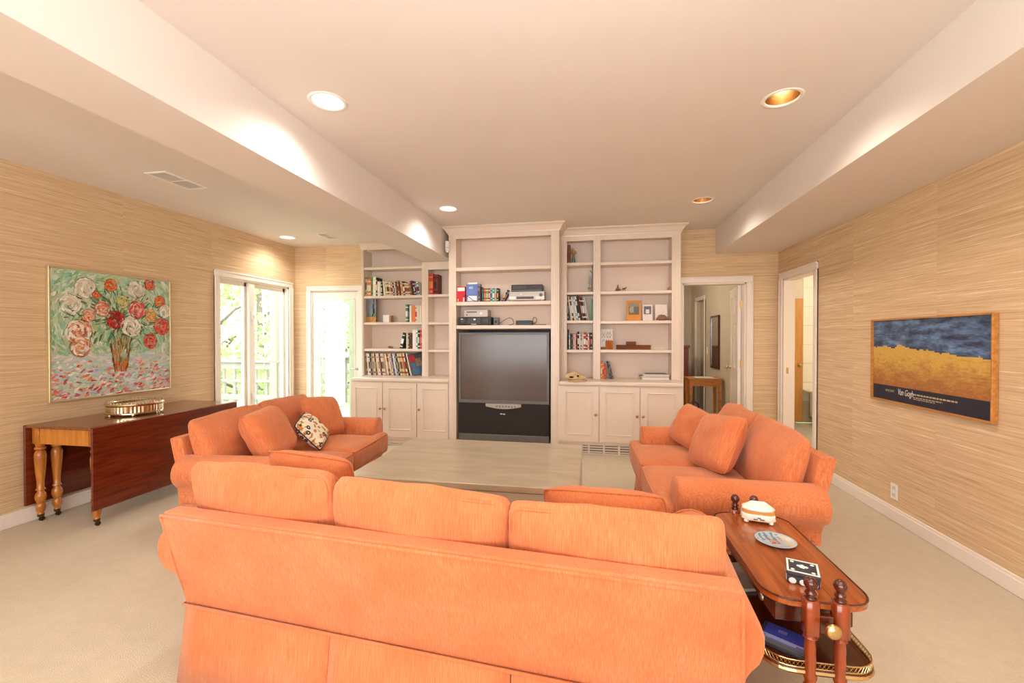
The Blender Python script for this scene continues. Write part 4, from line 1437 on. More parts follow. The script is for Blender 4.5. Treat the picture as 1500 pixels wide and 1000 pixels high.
def cable(pts, label, r=.0035):
    P = [at('Y', YT + .03 + dy, px, py) for px, py, dy in pts]
    # smooth the polyline
    Q = []
    for i in range(len(P) - 1):
        p0, p1, p2, p3 = P[max(0, i - 1)], P[i], P[i + 1], P[min(len(P) - 1, i + 2)]
        for k in range(6):
            t_ = k / 6
            Q.append(.5 * ((2 * p1) + (p2 - p0) * t_ + (2 * p0 - 5 * p1 + 4 * p2 - p3) * t_ ** 2 + (3 * p1 - p0 - 3 * p2 + p3) * t_ ** 3))
    Q.append(P[-1])
    zmin = z3 if pts[0][1] > 450 else z2
    Q = [Vector((q.x, q.y, max(q.z, zmin + r + .0005))) for q in Q]
    put('cable', MB().tube(Q, r, 6), M_BLACK, None, label, 'cable', smooth=True)


cable([(728, 475, .0), (734, 472, .01), (740, 468, 0), (747, 465.2, -.01), (751, 468, 0), (752, 474, .02), (745, 476, .03)], 'looped black cable between the adapter and the switch box')
cable([(781, 474.5, .0), (780.6, 468.5, 0), (782.5, 464.3, -.005), (786, 466.5, 0), (785.5, 471.5, .01), (782, 474, .02), (790, 476, .0), (800, 476, .0)], 'black cable looping up from the switch box')
cable([(679.5, 433.5, -.035), (684, 433, -.038), (689, 436.5, -.04), (694, 440, -.03), (706, 441, -.022), (722, 441, -.022), (740, 441, -.022)], 'thin black cable trailing before the blue box')


# ================================================================== SOFT FURNITURE
def cushion(w, d, h, r=.05, puff=(0, 0, .02), wr=.004, seed=0.0, n=14):
    """soft box centred on the origin"""
    hx, hy, hz = w / 2, d / 2, h / 2
    hv = Vector((hx, hy, hz))
    ts = [math.sin(math.pi / 2 * (2 * k / n - 1)) for k in range(n + 1)]
    mb = MB()
    idx = {}

    def vert(p):
        key = (round(p[0], 5), round(p[1], 5), round(p[2], 5))
        if key in idx:
            return idx[key]
        q = Vector((p[0] * hx, p[1] * hy, p[2] * hz))
        rr = [min(r, v * .98) for v in hv]
        inner = Vector([max(-(v - e), min(v - e, c)) for c, v, e in zip(q, hv, rr)])
        dd = q - inner
        if dd.length > 1e-9:
            nd = Vector([c / e for c, e in zip(dd, rr)])
            nd.normalize()
            q = inner + Vector([c * e for c, e in zip(nd, rr)])
        ux, uy, uz = q.x / hx, q.y / hy, q.z / hz
        b = lambda t: max(0.0, 1 - t * t)
        q = Vector((q.x + ux * puff[0] * b(uy) * b(uz), q.y + uy * puff[1] * b(ux) * b(uz), q.z + uz * puff[2] * b(ux) * b(uy)))
        nz = noise.noise_vector(Vector((q.x * 5 + seed, q.y * 5, q.z * 5 + seed)))
        n2 = noise.noise_vector(Vector((q.x * 13 + seed, q.y * 13 + 3, q.z * 13)))
        q += nz * wr * 1.6 + n2 * wr * .7
        idx[key] = len(mb.v)
        mb.v.append(tuple(q))
        return idx[key]
    for ax in range(3):
        for s in (-1, 1):
            for i in range(n):
                for j in range(n):
                    P = []
                    for a, b_ in ((i, j), (i + 1, j), (i + 1, j + 1), (i, j + 1)):
                        p = [0, 0, 0]
                        p[ax] = s; p[(ax + 1) % 3] = ts[a]; p[(ax + 2) % 3] = ts[b_]
                        P.append(vert(p))
                    mb.f.append(P if s > 0 else P[::-1]); mb.c.append(None)
    return mb


def welt(w, d, lvl, r, axis='z', rad=.005, puff=0.0, inset=.3):
    """piping loop round a soft box at height lvl"""
    pts = []
    hx, hy = w / 2 - r * inset, d / 2 - r * inset
    c = r * 1.1
    for cx_, cy_, a0 in ((hx - c, hy - c, 0), (-hx + c, hy - c, 90), (-hx + c, -hy + c, 180), (hx - c, -hy + c, 270)):
        for k in range(5):
            a = math.radians(a0 + k * 22.5)
            pts.append((cx_ + c * math.cos(a), cy_ + c * math.sin(a)))
    P = []
    for i, (a, b) in enumerate(pts):
        a2, b2 = pts[(i + 1) % len(pts)]
        m = 6 if math.hypot(a2 - a, b2 - b) > .1 else 1
        for k in range(m):
            x, y = a + (a2 - a) * k / m, b + (b2 - b) * k / m
            P.append((x, y, lvl) if axis == 'z' else (x, lvl, y))
    return MB().tube(P, rad, 6, True)


def pillow(w, h, t, seed=0.0, n=20):
    """knife-edge throw pillow standing in the xz plane, thickness along y"""
    mb = MB()
    for s in (-1, 1):
        for j in range(n + 1):
            for i in range(n + 1):
                u, v = 2 * i / n - 1, 2 * j / n - 1
                T = t / 2 * ((max(0, 1 - u ** 4)) ** .6 * (max(0, 1 - v ** 4)) ** .6)
                x = w / 2 * u * (1 - .03 * (1 - v * v)) * math.sqrt(1 - .13 * v ** 4)
                z = h / 2 * v * (1 - .03 * (1 - u * u)) * math.sqrt(1 - .13 * u ** 4)
                wv = noise.noise(Vector((u * 2.2 + seed, v * 2.2, s * 3.0)))
                mb.v.append((x, s * (T + .003) + s * wv * .012 * (T / (t / 2)), z))
    m = (n + 1) ** 2
    for s in (0, 1):
        for j in range(n):
            for i in range(n):
                q = s * m + j * (n + 1) + i
                f = [q, q + 1, q + n + 2, q + n + 1]
                mb.f.append(f if s == 0 else f[::-1]); mb.c.append(None)
    ring = [j for j in range(n + 1)] + [(k + 1) * (n + 1) - 1 for k in range(1, n + 1)] + [n * (n + 1) + k for k in range(n - 1, -1, -1)] + [k * (n + 1) for k in range(n - 1, 0, -1)]
    for a, b in zip(ring, ring[1:] + ring[:1]):
        mb.f.append([b, a, m + a, m + b]); mb.c.append(None)
    return mb


M_WELT = M_SOFA


def sofa(label, loc, rz, Lb, nseat, nback, ctop, seeds, group=None, D=.80, ztop=.70, over=(.14, .14)):
    t = thing('sofa', label, 'sofa', loc, rz, group)
    hb = Lb / 2
    kz = (ztop - .27) / (.70 - .27)
    zk = lambda z: .27 + (z - .27) * kz
    # base
    put('base', MB().bbox(-hb - .02, hb + .02, .0, D - .07, .05, .285, .015), M_SOFA, t)
    # leaning back frame, a little wider at the foot
    prof = [(.002, .27, .035), (-.02, .34, .03), (-.075, .50, .015), (-.128, .665, .0), (-.134, .69, .0), (-.120, .703, .0), (-.062, .703, .0), (-.048, .69, .0), (-.02, .55, .01), (.09, .27, .03)]
    mb = MB()
    cuts = [-1, -.985, -.5, 0, .5, .985, 1]
    for c in cuts:
        e = .985 if abs(c) == 1 else 1
        cy_ = sum(p[0] for p in prof) / len(prof); cz_ = .48
        for y, z, w in prof:
            mb.v.append((c * (hb + w), cy_ + (y - cy_) * (e if e == 1 else .90), zk(cz_ + (z - cz_) * e)))
    n = len(prof)
    for k in range(len(cuts) - 1):
        for i in range(n):
            j = (i + 1) % n
            mb.f.append([k * n + i, k * n + j, (k + 1) * n + j, (k + 1) * n + i]); mb.c.append(None)
    mb.f.append(list(range(n))); mb.c.append(None)
    mb.f.append([(len(cuts) - 1) * n + i for i in range(n)]); mb.c.append(None)
    bf = autosmooth(put('back_frame', mb, M_SOFA, t), 35)
    put('piping', MB().tube([(-hb + .004, -.131, zk(.692)), (0, -.136, zk(.694)), (hb - .004, -.131, zk(.692))], .006, 8)
        .tube([(-hb + .002, -.131, zk(.692)), (-hb - .012, -.075, .50), (-hb - .03, .0, .29)], .005, 8)
        .tube([(hb - .002, -.131, zk(.692)), (hb + .012, -.075, .50), (hb + .03, .0, .29)], .005, 8), M_WELT, bf, smooth=True)
    # rolled arms
    for s in (-1, 1):
        ov = over[0 if s < 0 else 1]
        xo = hb + ov
        cxr, czr, R = xo - .105, .488, .105
        sec = [(xo - .205, .27), (xo - .208, .44)]
        for k in range(13):
            a = math.radians(190 - k * 20)
            sec.append((cxr + R * math.cos(a), czr + R * math.sin(a)))
        sec += [(hb + ov * .45, .385), (hb + .035, .34), (hb + .028, .27)]
        mb = MB()
        y0, y1 = (.0 if Lb > 1.7 else -.05), D - .09
        mx = sum(p[0] for p in sec) / len(sec); mz = .45
        st = [(y0, .93), (y0 + .02, 1), (y0 + .25, 1.0), (y1 - .25, 1.0), (y1 - .03, 1.0), (y1 - .008, .97), (y1, .90)]
        for y, e in st:
            for x, z in sec:
                q = noise.noise(Vector((x * 4 + seeds, y * 6, z * 5))) * .004
                mb.v.append((s * (mx + (x - mx) * e + q), y, mz + (z - mz) * (e if z > .3 else 1) + q))
        n = len(sec)
        for k in range(len(st) - 1):
            for i in range(n):
                j = (i + 1) % n
                mb.f.append([k * n + i, k * n + j, (k + 1) * n + j, (k + 1) * n + i]); mb.c.append(None)
        mb.f.append(list(range(n))); mb.c.append(None)
        mb.f.append([(len(st) - 1) * n + i for i in range(n)]); mb.c.append(None)
        ar = autosmooth(put('arm', mb, M_SOFA, t), 45)
        put('piping', MB().tube([(s * x, y1 - .012, z) for x, z in sec[1:-1]], .005, 6), M_WELT, ar, smooth=True)
    # seat cushions, ends reach round the arm fronts
    inn = hb + min(over) - .205
    sw = 2 * inn / nseat
    for k in range(nseat):
        xc = -inn + sw * (k + .5)
        mb = cushion(sw - .006, D - .12, .185, .045, (0, .0, .028), .003, seeds + k * 3.1)
        mb.v = [(x + xc, y + .12 + (D - .12) / 2, z + .372) for x, y, z in mb.v]
        for s, on_ in ((-1, k == 0), (1, k == nseat - 1)):
            if on_:
                m2 = cushion(.30, .105, .178, .04, (0, 0, .006), .003, seeds + 9)
                o = len(mb.v)
                mb.v += [(x + s * (inn + .01), y + D - .0525, z + .371) for x, y, z in m2.v]
                mb.f += [[o + i for i in f] for f in m2.f]; mb.c += m2.c
        c = put('seat_cushion', mb, M_SOFA, t, smooth=True)
        lo_ = xc - sw / 2 - (.14 if k == 0 else -.01)
        hi_ = xc + sw / 2 + (.14 if k == nseat - 1 else -.01)
        w = MB()
        for zz in (.447, .292):
            w.tube([(lo_, D - .03, zz), (lo_ + .02, D - .008, zz), ((lo_ + hi_) / 2, D - .004, zz + .002), (hi_ - .02, D - .008, zz), (hi_, D - .03, zz)], .005, 6)
        put('piping', w, M_WELT, c, smooth=True)
    # back cushions
    bw = (2 * hb - .02) / nback
    for k in range(nback):
        hh = (ctop[k] - .42) / math.cos(math.radians(16)) - .02
        xc = -hb + .01 + bw * (k + .5)
        R = Matrix.Translation((xc, .058, .43 + hh / 2 * .96)) @ Matrix.Rotation(math.radians(15 + (k % 2) * 1.5), 4, 'X') @ Matrix.Rotation(math.radians((-1.5, 1.2, -.6)[k % 3]), 4, 'Y')
        mb = cushion(bw - .004, .115, hh, .036, (.012, .045, .012), .008, seeds + 20 + k * 5.7, 18)
        mb.v = [(x, y * (1 - .62 * max(0, z / (hh / 2)) ** 2.2) - .012 * max(0, z / (hh / 2)), z) for x, y, z in mb.v]
        mb.move(R)
        c = put('back_cushion', mb, M_SOFA, t, smooth=True)
        w = welt(bw - .004, hh, -.046, .036, 'y', .005)
        w2 = welt(bw - .004, hh, .046, .036, 'y', .005)
        o = len(w.v); w.v += w2.v; w.f += [[o + i for i in f] for f in w2.f]; w.c += w2.c
        w.v = [(x, y * (1 - .62 * max(0, z / (hh / 2)) ** 2.2) - .012 * max(0, z / (hh / 2)), z) for x, y, z in w.v]
        w.move(R)
        put('piping', w, M_WELT, c, smooth=True)
    # skirt panels, split by pleats
    def panel(p0, p1, out):
        mb = MB()
        p0, p1, out = Vector(p0), Vector(p1), Vector(out)
        nn = 10
        for sgn in (0, 1):
            for j, (z, fl) in enumerate(((.287, 0), (.27, .003), (.14, .018), (.006, .036))):
                for i in range(nn + 1):
                    u = i / nn
                    q = p0.lerp(p1, u) + out * (fl + .012 - sgn * .010 + (.004 * math.sin(u * 9 + seeds) * (1 - z / .287)))
                    mb.v.append((q.x, q.y, z))
        m = 4 * (nn + 1)
        for sgn in (0, 1):
            for j in range(3):
                for i in range(nn):
                    q = sgn * m + j * (nn + 1) + i
                    mb.f.append([q, q + 1, q + nn + 2, q + nn + 1]); mb.c.append(None)
        for i in range(nn):
            mb.f.append([i, i + 1, m + i + 1, m + i]); mb.c.append(None)
            q = 3 * (nn + 1) + i
            mb.f.append([q, q + 1, m + q + 1, m + q]); mb.c.append(None)
        for i in (0, nn):
            for j in range(3):
                q = j * (nn + 1) + i
                mb.f.append([q, q + nn + 1, m + q + nn + 1, m + q]); mb.c.append(None)
        put('skirt_panel', mb, M_SOFA, t, smooth=True)
    xo = hb + .028
    np_ = 3 if Lb > 1.7 else 2
    for k in range(np_):
        a, b = -xo + 2 * xo * k / np_, -xo + 2 * xo * (k + 1) / np_
        panel((a + .002, -.004, 0), (b - .002, -.004, 0), (0, -1, 0))
        panel((a + .002, D - .075, 0), (b - .002, D - .075, 0), (0, 1, 0))
    for s in (-1, 1):
        panel((s * xo, .0, 0), (s * xo, D - .075, 0), (s, 0, 0))
    xw = xo + .012
    put('skirt_piping', MB().tube([(-xw, -.016, .287), (xw, -.016, .287), (xw, D - .062, .287), (-xw, D - .062, .287)], .006, 8, True), M_WELT, t, smooth=True)
    return t


def frame_of(loc, rz):
    return Matrix.Translation(Vector(loc)) @ Matrix.Rotation(rz, 4, 'Z')


LOC_F, RZ_F = (-.583, 1.389, 0), math.radians(-4.6)
LOC_L, RZ_L = (-2.609, 3.03, 0), math.radians(-84.5)
LOC_R, RZ_R = (1.11, 3.17, 0), math.radians(91)
sofa('orange chenille three cushion sofa with its back to the open carpet', LOC_F, RZ_F, 1.955, 3, 3, (.872, .858, .842), 1.3, None, .80, .70, (.205, .09))
sofa('orange two cushion sofa standing under the window side, with the floral pillow', LOC_L, RZ_L, 1.33, 2, 2, (.83, .83), 4.4, None, .80, .70, (.14, .10))
sofa('orange two cushion sofa near the hall doorway and framed poster wall', LOC_R, RZ_R, 1.31, 2, 2, (.835, .835), 7.9, None, .77, .72)


def throw_pillow(base, rz, pos, size, thick, tilt, yaw, roll, label, seed, mat=None, name='throw_pillow', aspect=1.0):
    M = frame_of(base, rz) @ Matrix.Translation(pos) @ Matrix.Rotation(math.radians(yaw), 4, 'Z') @ Matrix.Rotation(math.radians(tilt), 4, 'X') @ Matrix.Rotation(math.radians(roll), 4, 'Y')
    t = thing(name, label, 'pillow')
    t.matrix_world = M
    put('pillow_body', pillow(size, size * aspect, thick, seed), mat or M_SOFA, t, smooth=True)
    P = []
    for k in range(80):
        s = k / 20
        e, f = int(s), s - int(s)
        u, v = ((2 * f - 1, -1), (1, 2 * f - 1), (1 - 2 * f, 1), (-1, 1 - 2 * f))[e]
        P.append((size / 2 * u * (1 - .03 * (1 - v * v)) * math.sqrt(1 - .13 * v ** 4), 0, size * aspect / 2 * v * (1 - .03 * (1 - u * u)) * math.sqrt(1 - .13 * u ** 4)))
    put('piping', MB().tube(P, .005, 6, True), M_WELT if mat is None else M_NAVY, t, smooth=True)
    return t


M_NAVY = plain('navy_edge', (40, 42, 64), .8)


def floral_mat():
    m = bpy.data.materials.new('floral_print_fabric')
    nt, n, l, b = nodes_of(m)
    tc = n.new('ShaderNodeTexCoord')
    vo = n.new('ShaderNodeTexVoronoi'); vo.inputs['Scale'].default_value = 17
    l.new(tc.outputs['Object'], vo.inputs['Vector'])
    r1 = ramp(n, [(.0, s2l((238, 226, 200))), (.14, s2l((238, 226, 200))), (.16, s2l((40, 44, 72))), (.30, s2l((44, 46, 70))), (.33, s2l((236, 224, 196)))])
    l.new(vo.outputs['Distance'], r1.inputs['Fac'])
    v2 = n.new('ShaderNodeTexNoise'); v2.inputs['Scale'].default_value = 30; v2.inputs['Detail'].default_value = 1
    l.new(tc.outputs['Object'], v2.inputs['Vector'])
    r2 = ramp(n, [(.0, s2l((236, 224, 196))), (.52, s2l((236, 224, 196))), (.56, s2l((206, 150, 70))), (.62, s2l((120, 110, 60))), (.66, s2l((222, 120, 76)))])
    l.new(v2.outputs['Fac'], r2.inputs['Fac'])
    mx = n.new('ShaderNodeMix'); mx.data_type = 'RGBA'; mx.blend_type = 'DARKEN'; mx.inputs[0].default_value = 1
    l.new(r1.outputs['Color'], mx.inputs[6]); l.new(r2.outputs['Color'], mx.inputs[7])
    l.new(mx.outputs[2], b.inputs['Base Color'])
    b.inputs['Roughness'].default_value = .85
    return m


throw_pillow(LOC_L, RZ_L, (.31, .30, .657), .44, .19, 27, 6, 3, 'square orange throw pillow slumped beside the floral pillow, near the drop leaf table', 2.0, aspect=.88)
throw_pillow(LOC_L, RZ_L, (-.41, .31, .652), .42, .17, 24, -12, -6, 'square orange throw pillow in the sofa corner toward the glazed door', 5.0, aspect=.88)
throw_pillow(LOC_L, RZ_L, (-.05, .42, .603), .28, .11, 38, 2, 18, 'small cream floral pillow with navy and orange print', 9.0, floral_mat())
throw_pillow(LOC_R, RZ_R, (.41, .325, .645), .38, .17, 26, 30, -12, 'square orange throw pillow leaning toward the arm next to the cabinets', 12.0, aspect=.84)
throw_pillow(LOC_R, RZ_R, (-.09, .29, .658), .44, .18, 26, 12, 7, 'large orange throw pillow at the middle of the sofa by the poster wall', 15.0, aspect=.88)
throw_pillow(LOC_F, RZ_F, (-.755, .42, .65), .43, .15, 24, 4, 5, 'orange throw pillow behind the first cushion of the three cushion sofa, toward the windows', 18.0, aspect=.8)
throw_pillow(LOC_F, RZ_F, (.60, .50, .605), .50, .14, 28, -3, -3, 'orange throw pillow on the three cushion sofa seat toward the end table', 21.0, aspect=.56)

# ================================================================== COFFEE TABLE
zc = .42
cA, cB = at('Z', zc, 603, 640.5), at('Z', zc, 852, 718)
x0, x1, y0, y1 = -1.625, -.072, 2.665, 3.80
t = thing('coffee_table', 'large low limed wood block coffee table between the three sofas', 'table', ((x0 + x1) / 2, (y0 + y1) / 2, 0))
w, d = (x1 - x0) / 2, (y1 - y0) / 2
put('table_top', MB().bbox(-w, w, -d, d, zc - .045, zc, .006), M_LIMED, t)
for nm, bb in (('side_panel', (-w + .006, w - .006, -d + .006, -d + .03)), ('side_panel', (-w + .006, w - .006, d - .03, d - .006)), ('end_panel', (-w + .006, -w + .03, -d + .03, d - .03)), ('end_panel', (w - .03, w - .006, -d + .03, d - .03))):
    put(nm, MB().bbox(*bb, .05, zc - .048, .003), M_LIMED, t)
put('plinth', MB().box(-w + .05, w - .05, -d + .05, d - .05, .001, .05), M_TVG, t)

# ================================================================== DROP LEAF TABLE
t = thing('drop_leaf_table', 'long mahogany drop leaf table with golden turned legs against the painting wall', 'table', (-3.732, 2.44, 0), math.radians(.6))
ZT, LT, WT = .718, 1.275, .285
put('table_top', MB().bbox(-WT, WT, 0, LT, ZT - .022, ZT, .004), M_MAHOGTOP, t)
for s, nm in ((-1, 'drop_leaf'), (1, 'drop_leaf')):
    a, b = sorted((s * (WT + .002), s * (WT + .020)))
    lf = put(nm, MB().bbox(a, b, .0, LT, .128, ZT - .003, .004), M_MAHOG, t)
    for yy in (.3, .95):
        put('leaf_hinge', MB().box(*sorted((s * (WT - .06), s * (WT - .002))), yy, yy + .03, ZT - .026, ZT - .0225), M_BRASS, lf)
for yy in (.045, LT - .065):
    put('end_apron', MB().bbox(-WT + .045, WT - .045, yy, yy + .02, ZT - .145, ZT - .023, .002), M_MAPLE, t)
for s in (-1, 1):
    put('side_apron', MB().box(*sorted((s * (WT - .055), s * (WT - .035))), .06, LT - .06, ZT - .145, ZT - .023), M_MAPLE, t)
LEG = [(.020, .055), (.016, .062), (.024, .085), (.028, .105), (.022, .128), (.017, .136), (.026, .150), (.033, .178), (.029, .205), (.020, .218), (.019, .226), (.027, .232), (.027, .240), (.020, .25), (.022, .30), (.028, .37), (.033, .45), (.034, .49), (.028, .515), (.022, .522), (.032, .532), (.032, .545), (.025, .552), (.027, .563), (.027, .572)]
FOOT = [(.012, .03), (.018, .04), (.018, .055)]


def turned_leg(x, y, kind='leg'):
    l = put(kind, MB().lathe(LEG, x, y, 0, 20).bbox(x - .03, x + .03, y - .03, y + .03, .572, ZT - .023, .003), M_MAPLEL, t)
    l = autosmooth(l, 50)
    c = put('caster', MB().lathe([(.015, .034), (.019, .038), (.019, .056)], x, y, 0, 14).bbox(x - .010, x + .010, y - .004, y + .014, .016, .036, .002), M_CAST, l)
    c2 = MB().lathe([(.016, -.007), (.016, .007)], 0, 0, 0, 16).move(Matrix.Translation((x, y + .006, .0165)) @ Matrix.Rotation(math.pi / 2, 4, 'Y'))
    put('caster_wheel', c2, M_CAST, l)


M_CAST = plain('old_brass_caster', (84, 64, 40), .4, metal=.8, var=.2)
M_MAPLEL = wood('turned_maple', (168, 92, 30), (206, 132, 54), .25, axis=2, ring=8)
for s in (-1, 1):
    for yy in (.065, LT - .065):
        turned_leg(s * (WT - .035), yy)
turned_leg(-WT + .035, .165, 'gate_leg')
turned_leg(WT - .035, LT - .165, 'gate_leg')

# silver plateau on the table
cp_ = Vector((-3.74, 2.985, ZT))
t = thing('silver_plateau', 'round silver plated plateau with fluted sides and mirror top on the drop leaf table', 'tray', cp_)
n = 96
mb = MB()
rings = [(.182, .012, 0), (.190, .016, 0), (.190, .024, 0), (.184, .028, 1), (.184, .076, 1), (.191, .082, 0), (.194, .088, 0), (.194, .096, 0), (.186, .104, 0), (.176, .104, 0), (.172, .098, 0)]
for r, z, f in rings:
    for k in range(n):
        a = 2 * math.pi * k / n
        rr = r - (.0035 if (f and k % 2) else 0)
        mb.v.append((rr * math.cos(a), rr * math.sin(a), z))
for i in range(len(rings) - 1):
    for k in range(n):
        k2 = (k + 1) % n
        mb.f.append([i * n + k, i * n + k2, (i + 1) * n + k2, (i + 1) * n + k]); mb.c.append(None)
mb.f.append([k for k in range(n)][::-1]); mb.c.append(None)
put('fluted_rim', mb, M_SILVER, t)
put('mirror_top', MB().lathe([(.1725, .095), (.1725, .0985)], n=64), M_MIRROR, t)
for k in range(48):
    a = 2 * math.pi * k / 48
    put('bead', MB().lathe([(.002, -.005), (.005, 0), (.002, .005)], .190 * math.cos(a), .190 * math.sin(a), .109, 8) if k == 0 else bead_me, M_SILVER, t) if k == 0 else None
    if k == 0:
        bead_me = MB().lathe([(.002, -.004), (.0055, 0), (.002, .004)], n=8).mesh('bead')
        bead_me.materials.append(M_SILVER)
    else:
        o = put('bead', bead_me, M_SILVER, t)
        o.location = (.186 * math.cos(a), .186 * math.sin(a), .1072)
for k in range(6):
    a = 2 * math.pi * k / 6 + .3
    put('foot', MB().lathe([(.010, .0004), (.016, .006), (.012, .014)], .17 * math.cos(a), .17 * math.sin(a), 0, 12), M_SILVER, t, smooth=True)

# ================================================================== END TABLE
tx, ty0, ty1, zt_ = .707, 1.485, 2.175, .53
t = thing('end_table', 'two tier cherry end table with turned posts beside the three cushion sofa', 'table', (tx, ty0, 0))
LY = ty1 - ty0


def rounded_plan(hw, y0, y1, r, n=8):
    P = []
    for cx_, cy_, a0 in ((hw - r, y1 - r, 0), (-hw + r, y1 - r, 90), (-hw + r, y0 + r, 180), (hw - r, y0 + r, 270)):
        for k in range(n + 1):
            a = math.radians(a0 + 90 * k / n)
            P.append((cx_ + r * math.cos(a), cy_ + r * math.sin(a)))
    return P


def slab(P, z0, z1, b=.004):
    mb = MB()
    cxm = sum(p[0] for p in P) / len(P); cym = sum(p[1] for p in P) / len(P)
    def ins(q):
        return [(p[0] - (b * q) * (1 if p[0] > cxm else -1), p[1] - (b * q) * (1 if p[1] > cym else -1)) for p in P]
    L = [(ins(1), z0), (P, z0 + b), (P, z1 - b), (ins(1), z1)]
    n = len(P)
    for q, z in L:
        mb.v += [(x, y, z) for x, y in q]
    for k in range(3):
        for i in range(n):
            j = (i + 1) % n
            mb.f.append([k * n + i, k * n + j, (k + 1) * n + j, (k + 1) * n + i]); mb.c.append(None)
    mb.f.append(list(range(n))[::-1]); mb.c.append(None)
    mb.f.append([3 * n + i for i in range(n)]); mb.c.append(None)
    return mb


PL = rounded_plan(.158, 0, LY, .085)
put('table_top', slab(PL, zt_ - .024, zt_), M_CHERRY, t)
put('top_edge_band', MB().tube([(x * 1.0, y, zt_ - .0005) for x, y in PL], .003, 6, True), M_CHERRYD, t)
zl = .325
put('lower_shelf', slab(rounded_plan(.168, -.012, LY + .012, .085), zl - .02, zl), M_CHERRYD, t)
# pierced brass gallery round the lower shelf
PG = rounded_plan(.165, -.009, LY + .009, .085, 6)
PD = []
for i, (a, b) in enumerate(PG):
    a2, b2 = PG[(i + 1) % len(PG)]
    L_ = math.hypot(a2 - a, b2 - b)
    m = max(1, round(L_ / .012))
    PD += [(a + (a2 - a) * k / m, b + (b2 - b) * k / m) for k in range(m)]
if len(PD) % 2:
    PD.pop()
g = put('gallery_rail', MB().tube([(x, y, zl + .022) for x, y in PD], .0022, 6, True).tube([(x, y, zl + .002) for x, y in PD], .0022, 6, True), M_BRASS, t)
mb = MB()
for s in (0, 1):
    mb.tube([(x, y, zl + (.003 if (i + s) % 2 else .021)) for i, (x, y) in enumerate(PD)], .0014, 5, True)
put('gallery_lattice', mb, M_BRASS, t)
put('shelf_band', MB().tube([(x, y, zl - .011) for x, y in PD], .0075, 6, True), M_BRASS, t)
POST = [(.017, .265), (.020, .272), (.017, .280), (.014, .29), (.019, .305), (.019, .31), (.0145, .318), (.016, .36), (.0165, .40), (.0155, .42), (.020, .428), (.014, .436)]
for yy in (-.012, LY + .012 - .02):
    ye = yy + (.0 if yy < 0 else .02)
    for s in (-1, 1):
        px_ = s * .041
        mb = MB().bbox(px_ - .020, px_ + .020, ye - .020, ye + .020, .12, .265, .003)
        mb.lathe(POST, px_, ye, 0, 16)
        mb.bbox(px_ - .020, px_ + .020, ye - .020, ye + .020, .436, .545, .004)
        p = autosmooth(put('post', mb, M_CHERRYV, t), 45)
        put('finial', MB().lathe([(.015, .545), (.017, .550), (.010, .555), (.016, .562), (.016, .566), (.010, .572), (.013, .578), (.019, .588), (.019, .597), (.013, .608), (.004, .613)], px_, ye, 0, 18), M_CHERRYD, p, smooth=True)
        # sabre leg
        q = -1 if yy < 0 else 1
        put('leg', MB().tube([(px_, ye, .20), (px_ * 1.2, ye + q * .02, .12), (px_ * 2.0, ye + q * .04, .05), (px_ * 2.6, ye + q * .06, .012)], [.019, .018, .014, .011], 10), M_CHERRYD, t, smooth=True)
    for za, zb2 in ((.18, .235), (.445, .50)):
        put('stretcher', MB().bbox(-.021, .021, ye - .012, ye + .012, za, zb2, .003), M_CHERRYD, t)
dr = put('drawer', MB().bbox(-.115, .115, .06, LY - .06, .425, zt_ - .025, .003), M_CHERRYD, t)
k = MB().lathe([(.010, 0), (.008, .012), (.020, .018), (.023, .026), (.018, .033), (.006, .036)], n=20).move(Matrix.Translation((0, -.034, .478)) @ Matrix.Rotation(math.pi / 2, 4, 'X'))
put('drawer_knob', k, M_BRASS, dr, smooth=True)
k = MB().lathe([(.006, 0), (.006, .008), (.013, .012), (.014, .018), (.008, .023)], n=16).move(Matrix.Translation((-.116, .12, .465)) @ Matrix.Rotation(-math.pi / 2, 4, 'Y'))
put('side_knob', k, M_STEEL, dr, smooth=True)

# --- things on the end table
p = at('Z', zt_, 1107, 761)
t = thing('porcelain_box', 'white and gold porcelain trinket box with scrolled sides on the end table', 'trinket box', (p.x + .004, p.y - .012, zt_ + .0004), math.radians(-12))
t.scale = (1.2, 1.2, 1.2)
M_PORC = plain('white_porcelain', (244, 236, 220), .12, var=.03, scale=30)
M_GILT = plain('gilding', (222, 160, 80), .4, metal=.2, var=.1, scale=40)


def scallop(hw, hd, z0, z1, amp, m, flare):
    mb = MB()
    n = 48
    st = [(z0, .90), (z0 + (z1 - z0) * .25, 1.0), (z0 + (z1 - z0) * .7, 1.0 - flare), (z1, 1.0 - flare * .5)]
    for z, e in st:
        for k in range(n):
            a = 2 * math.pi * k / n
            ca, sa = math.cos(a), math.sin(a)
            sq = (abs(ca) ** 4 + abs(sa) ** 4) ** -.25
            q = e * sq * (1 + amp * math.cos(m * a))
            mb.v.append((hw * ca * q, hd * sa * q, z))
    for i in range(3):
        for k in range(n):
            k2 = (k + 1) % n
            mb.f.append([i * n + k, i * n + k2, (i + 1) * n + k2, (i + 1) * n + k]); mb.c.append(None)
    mb.f.append(list(range(n))[::-1]); mb.c.append(None)
    mb.f.append([3 * n + k for k in range(n)]); mb.c.append(None)
    return mb


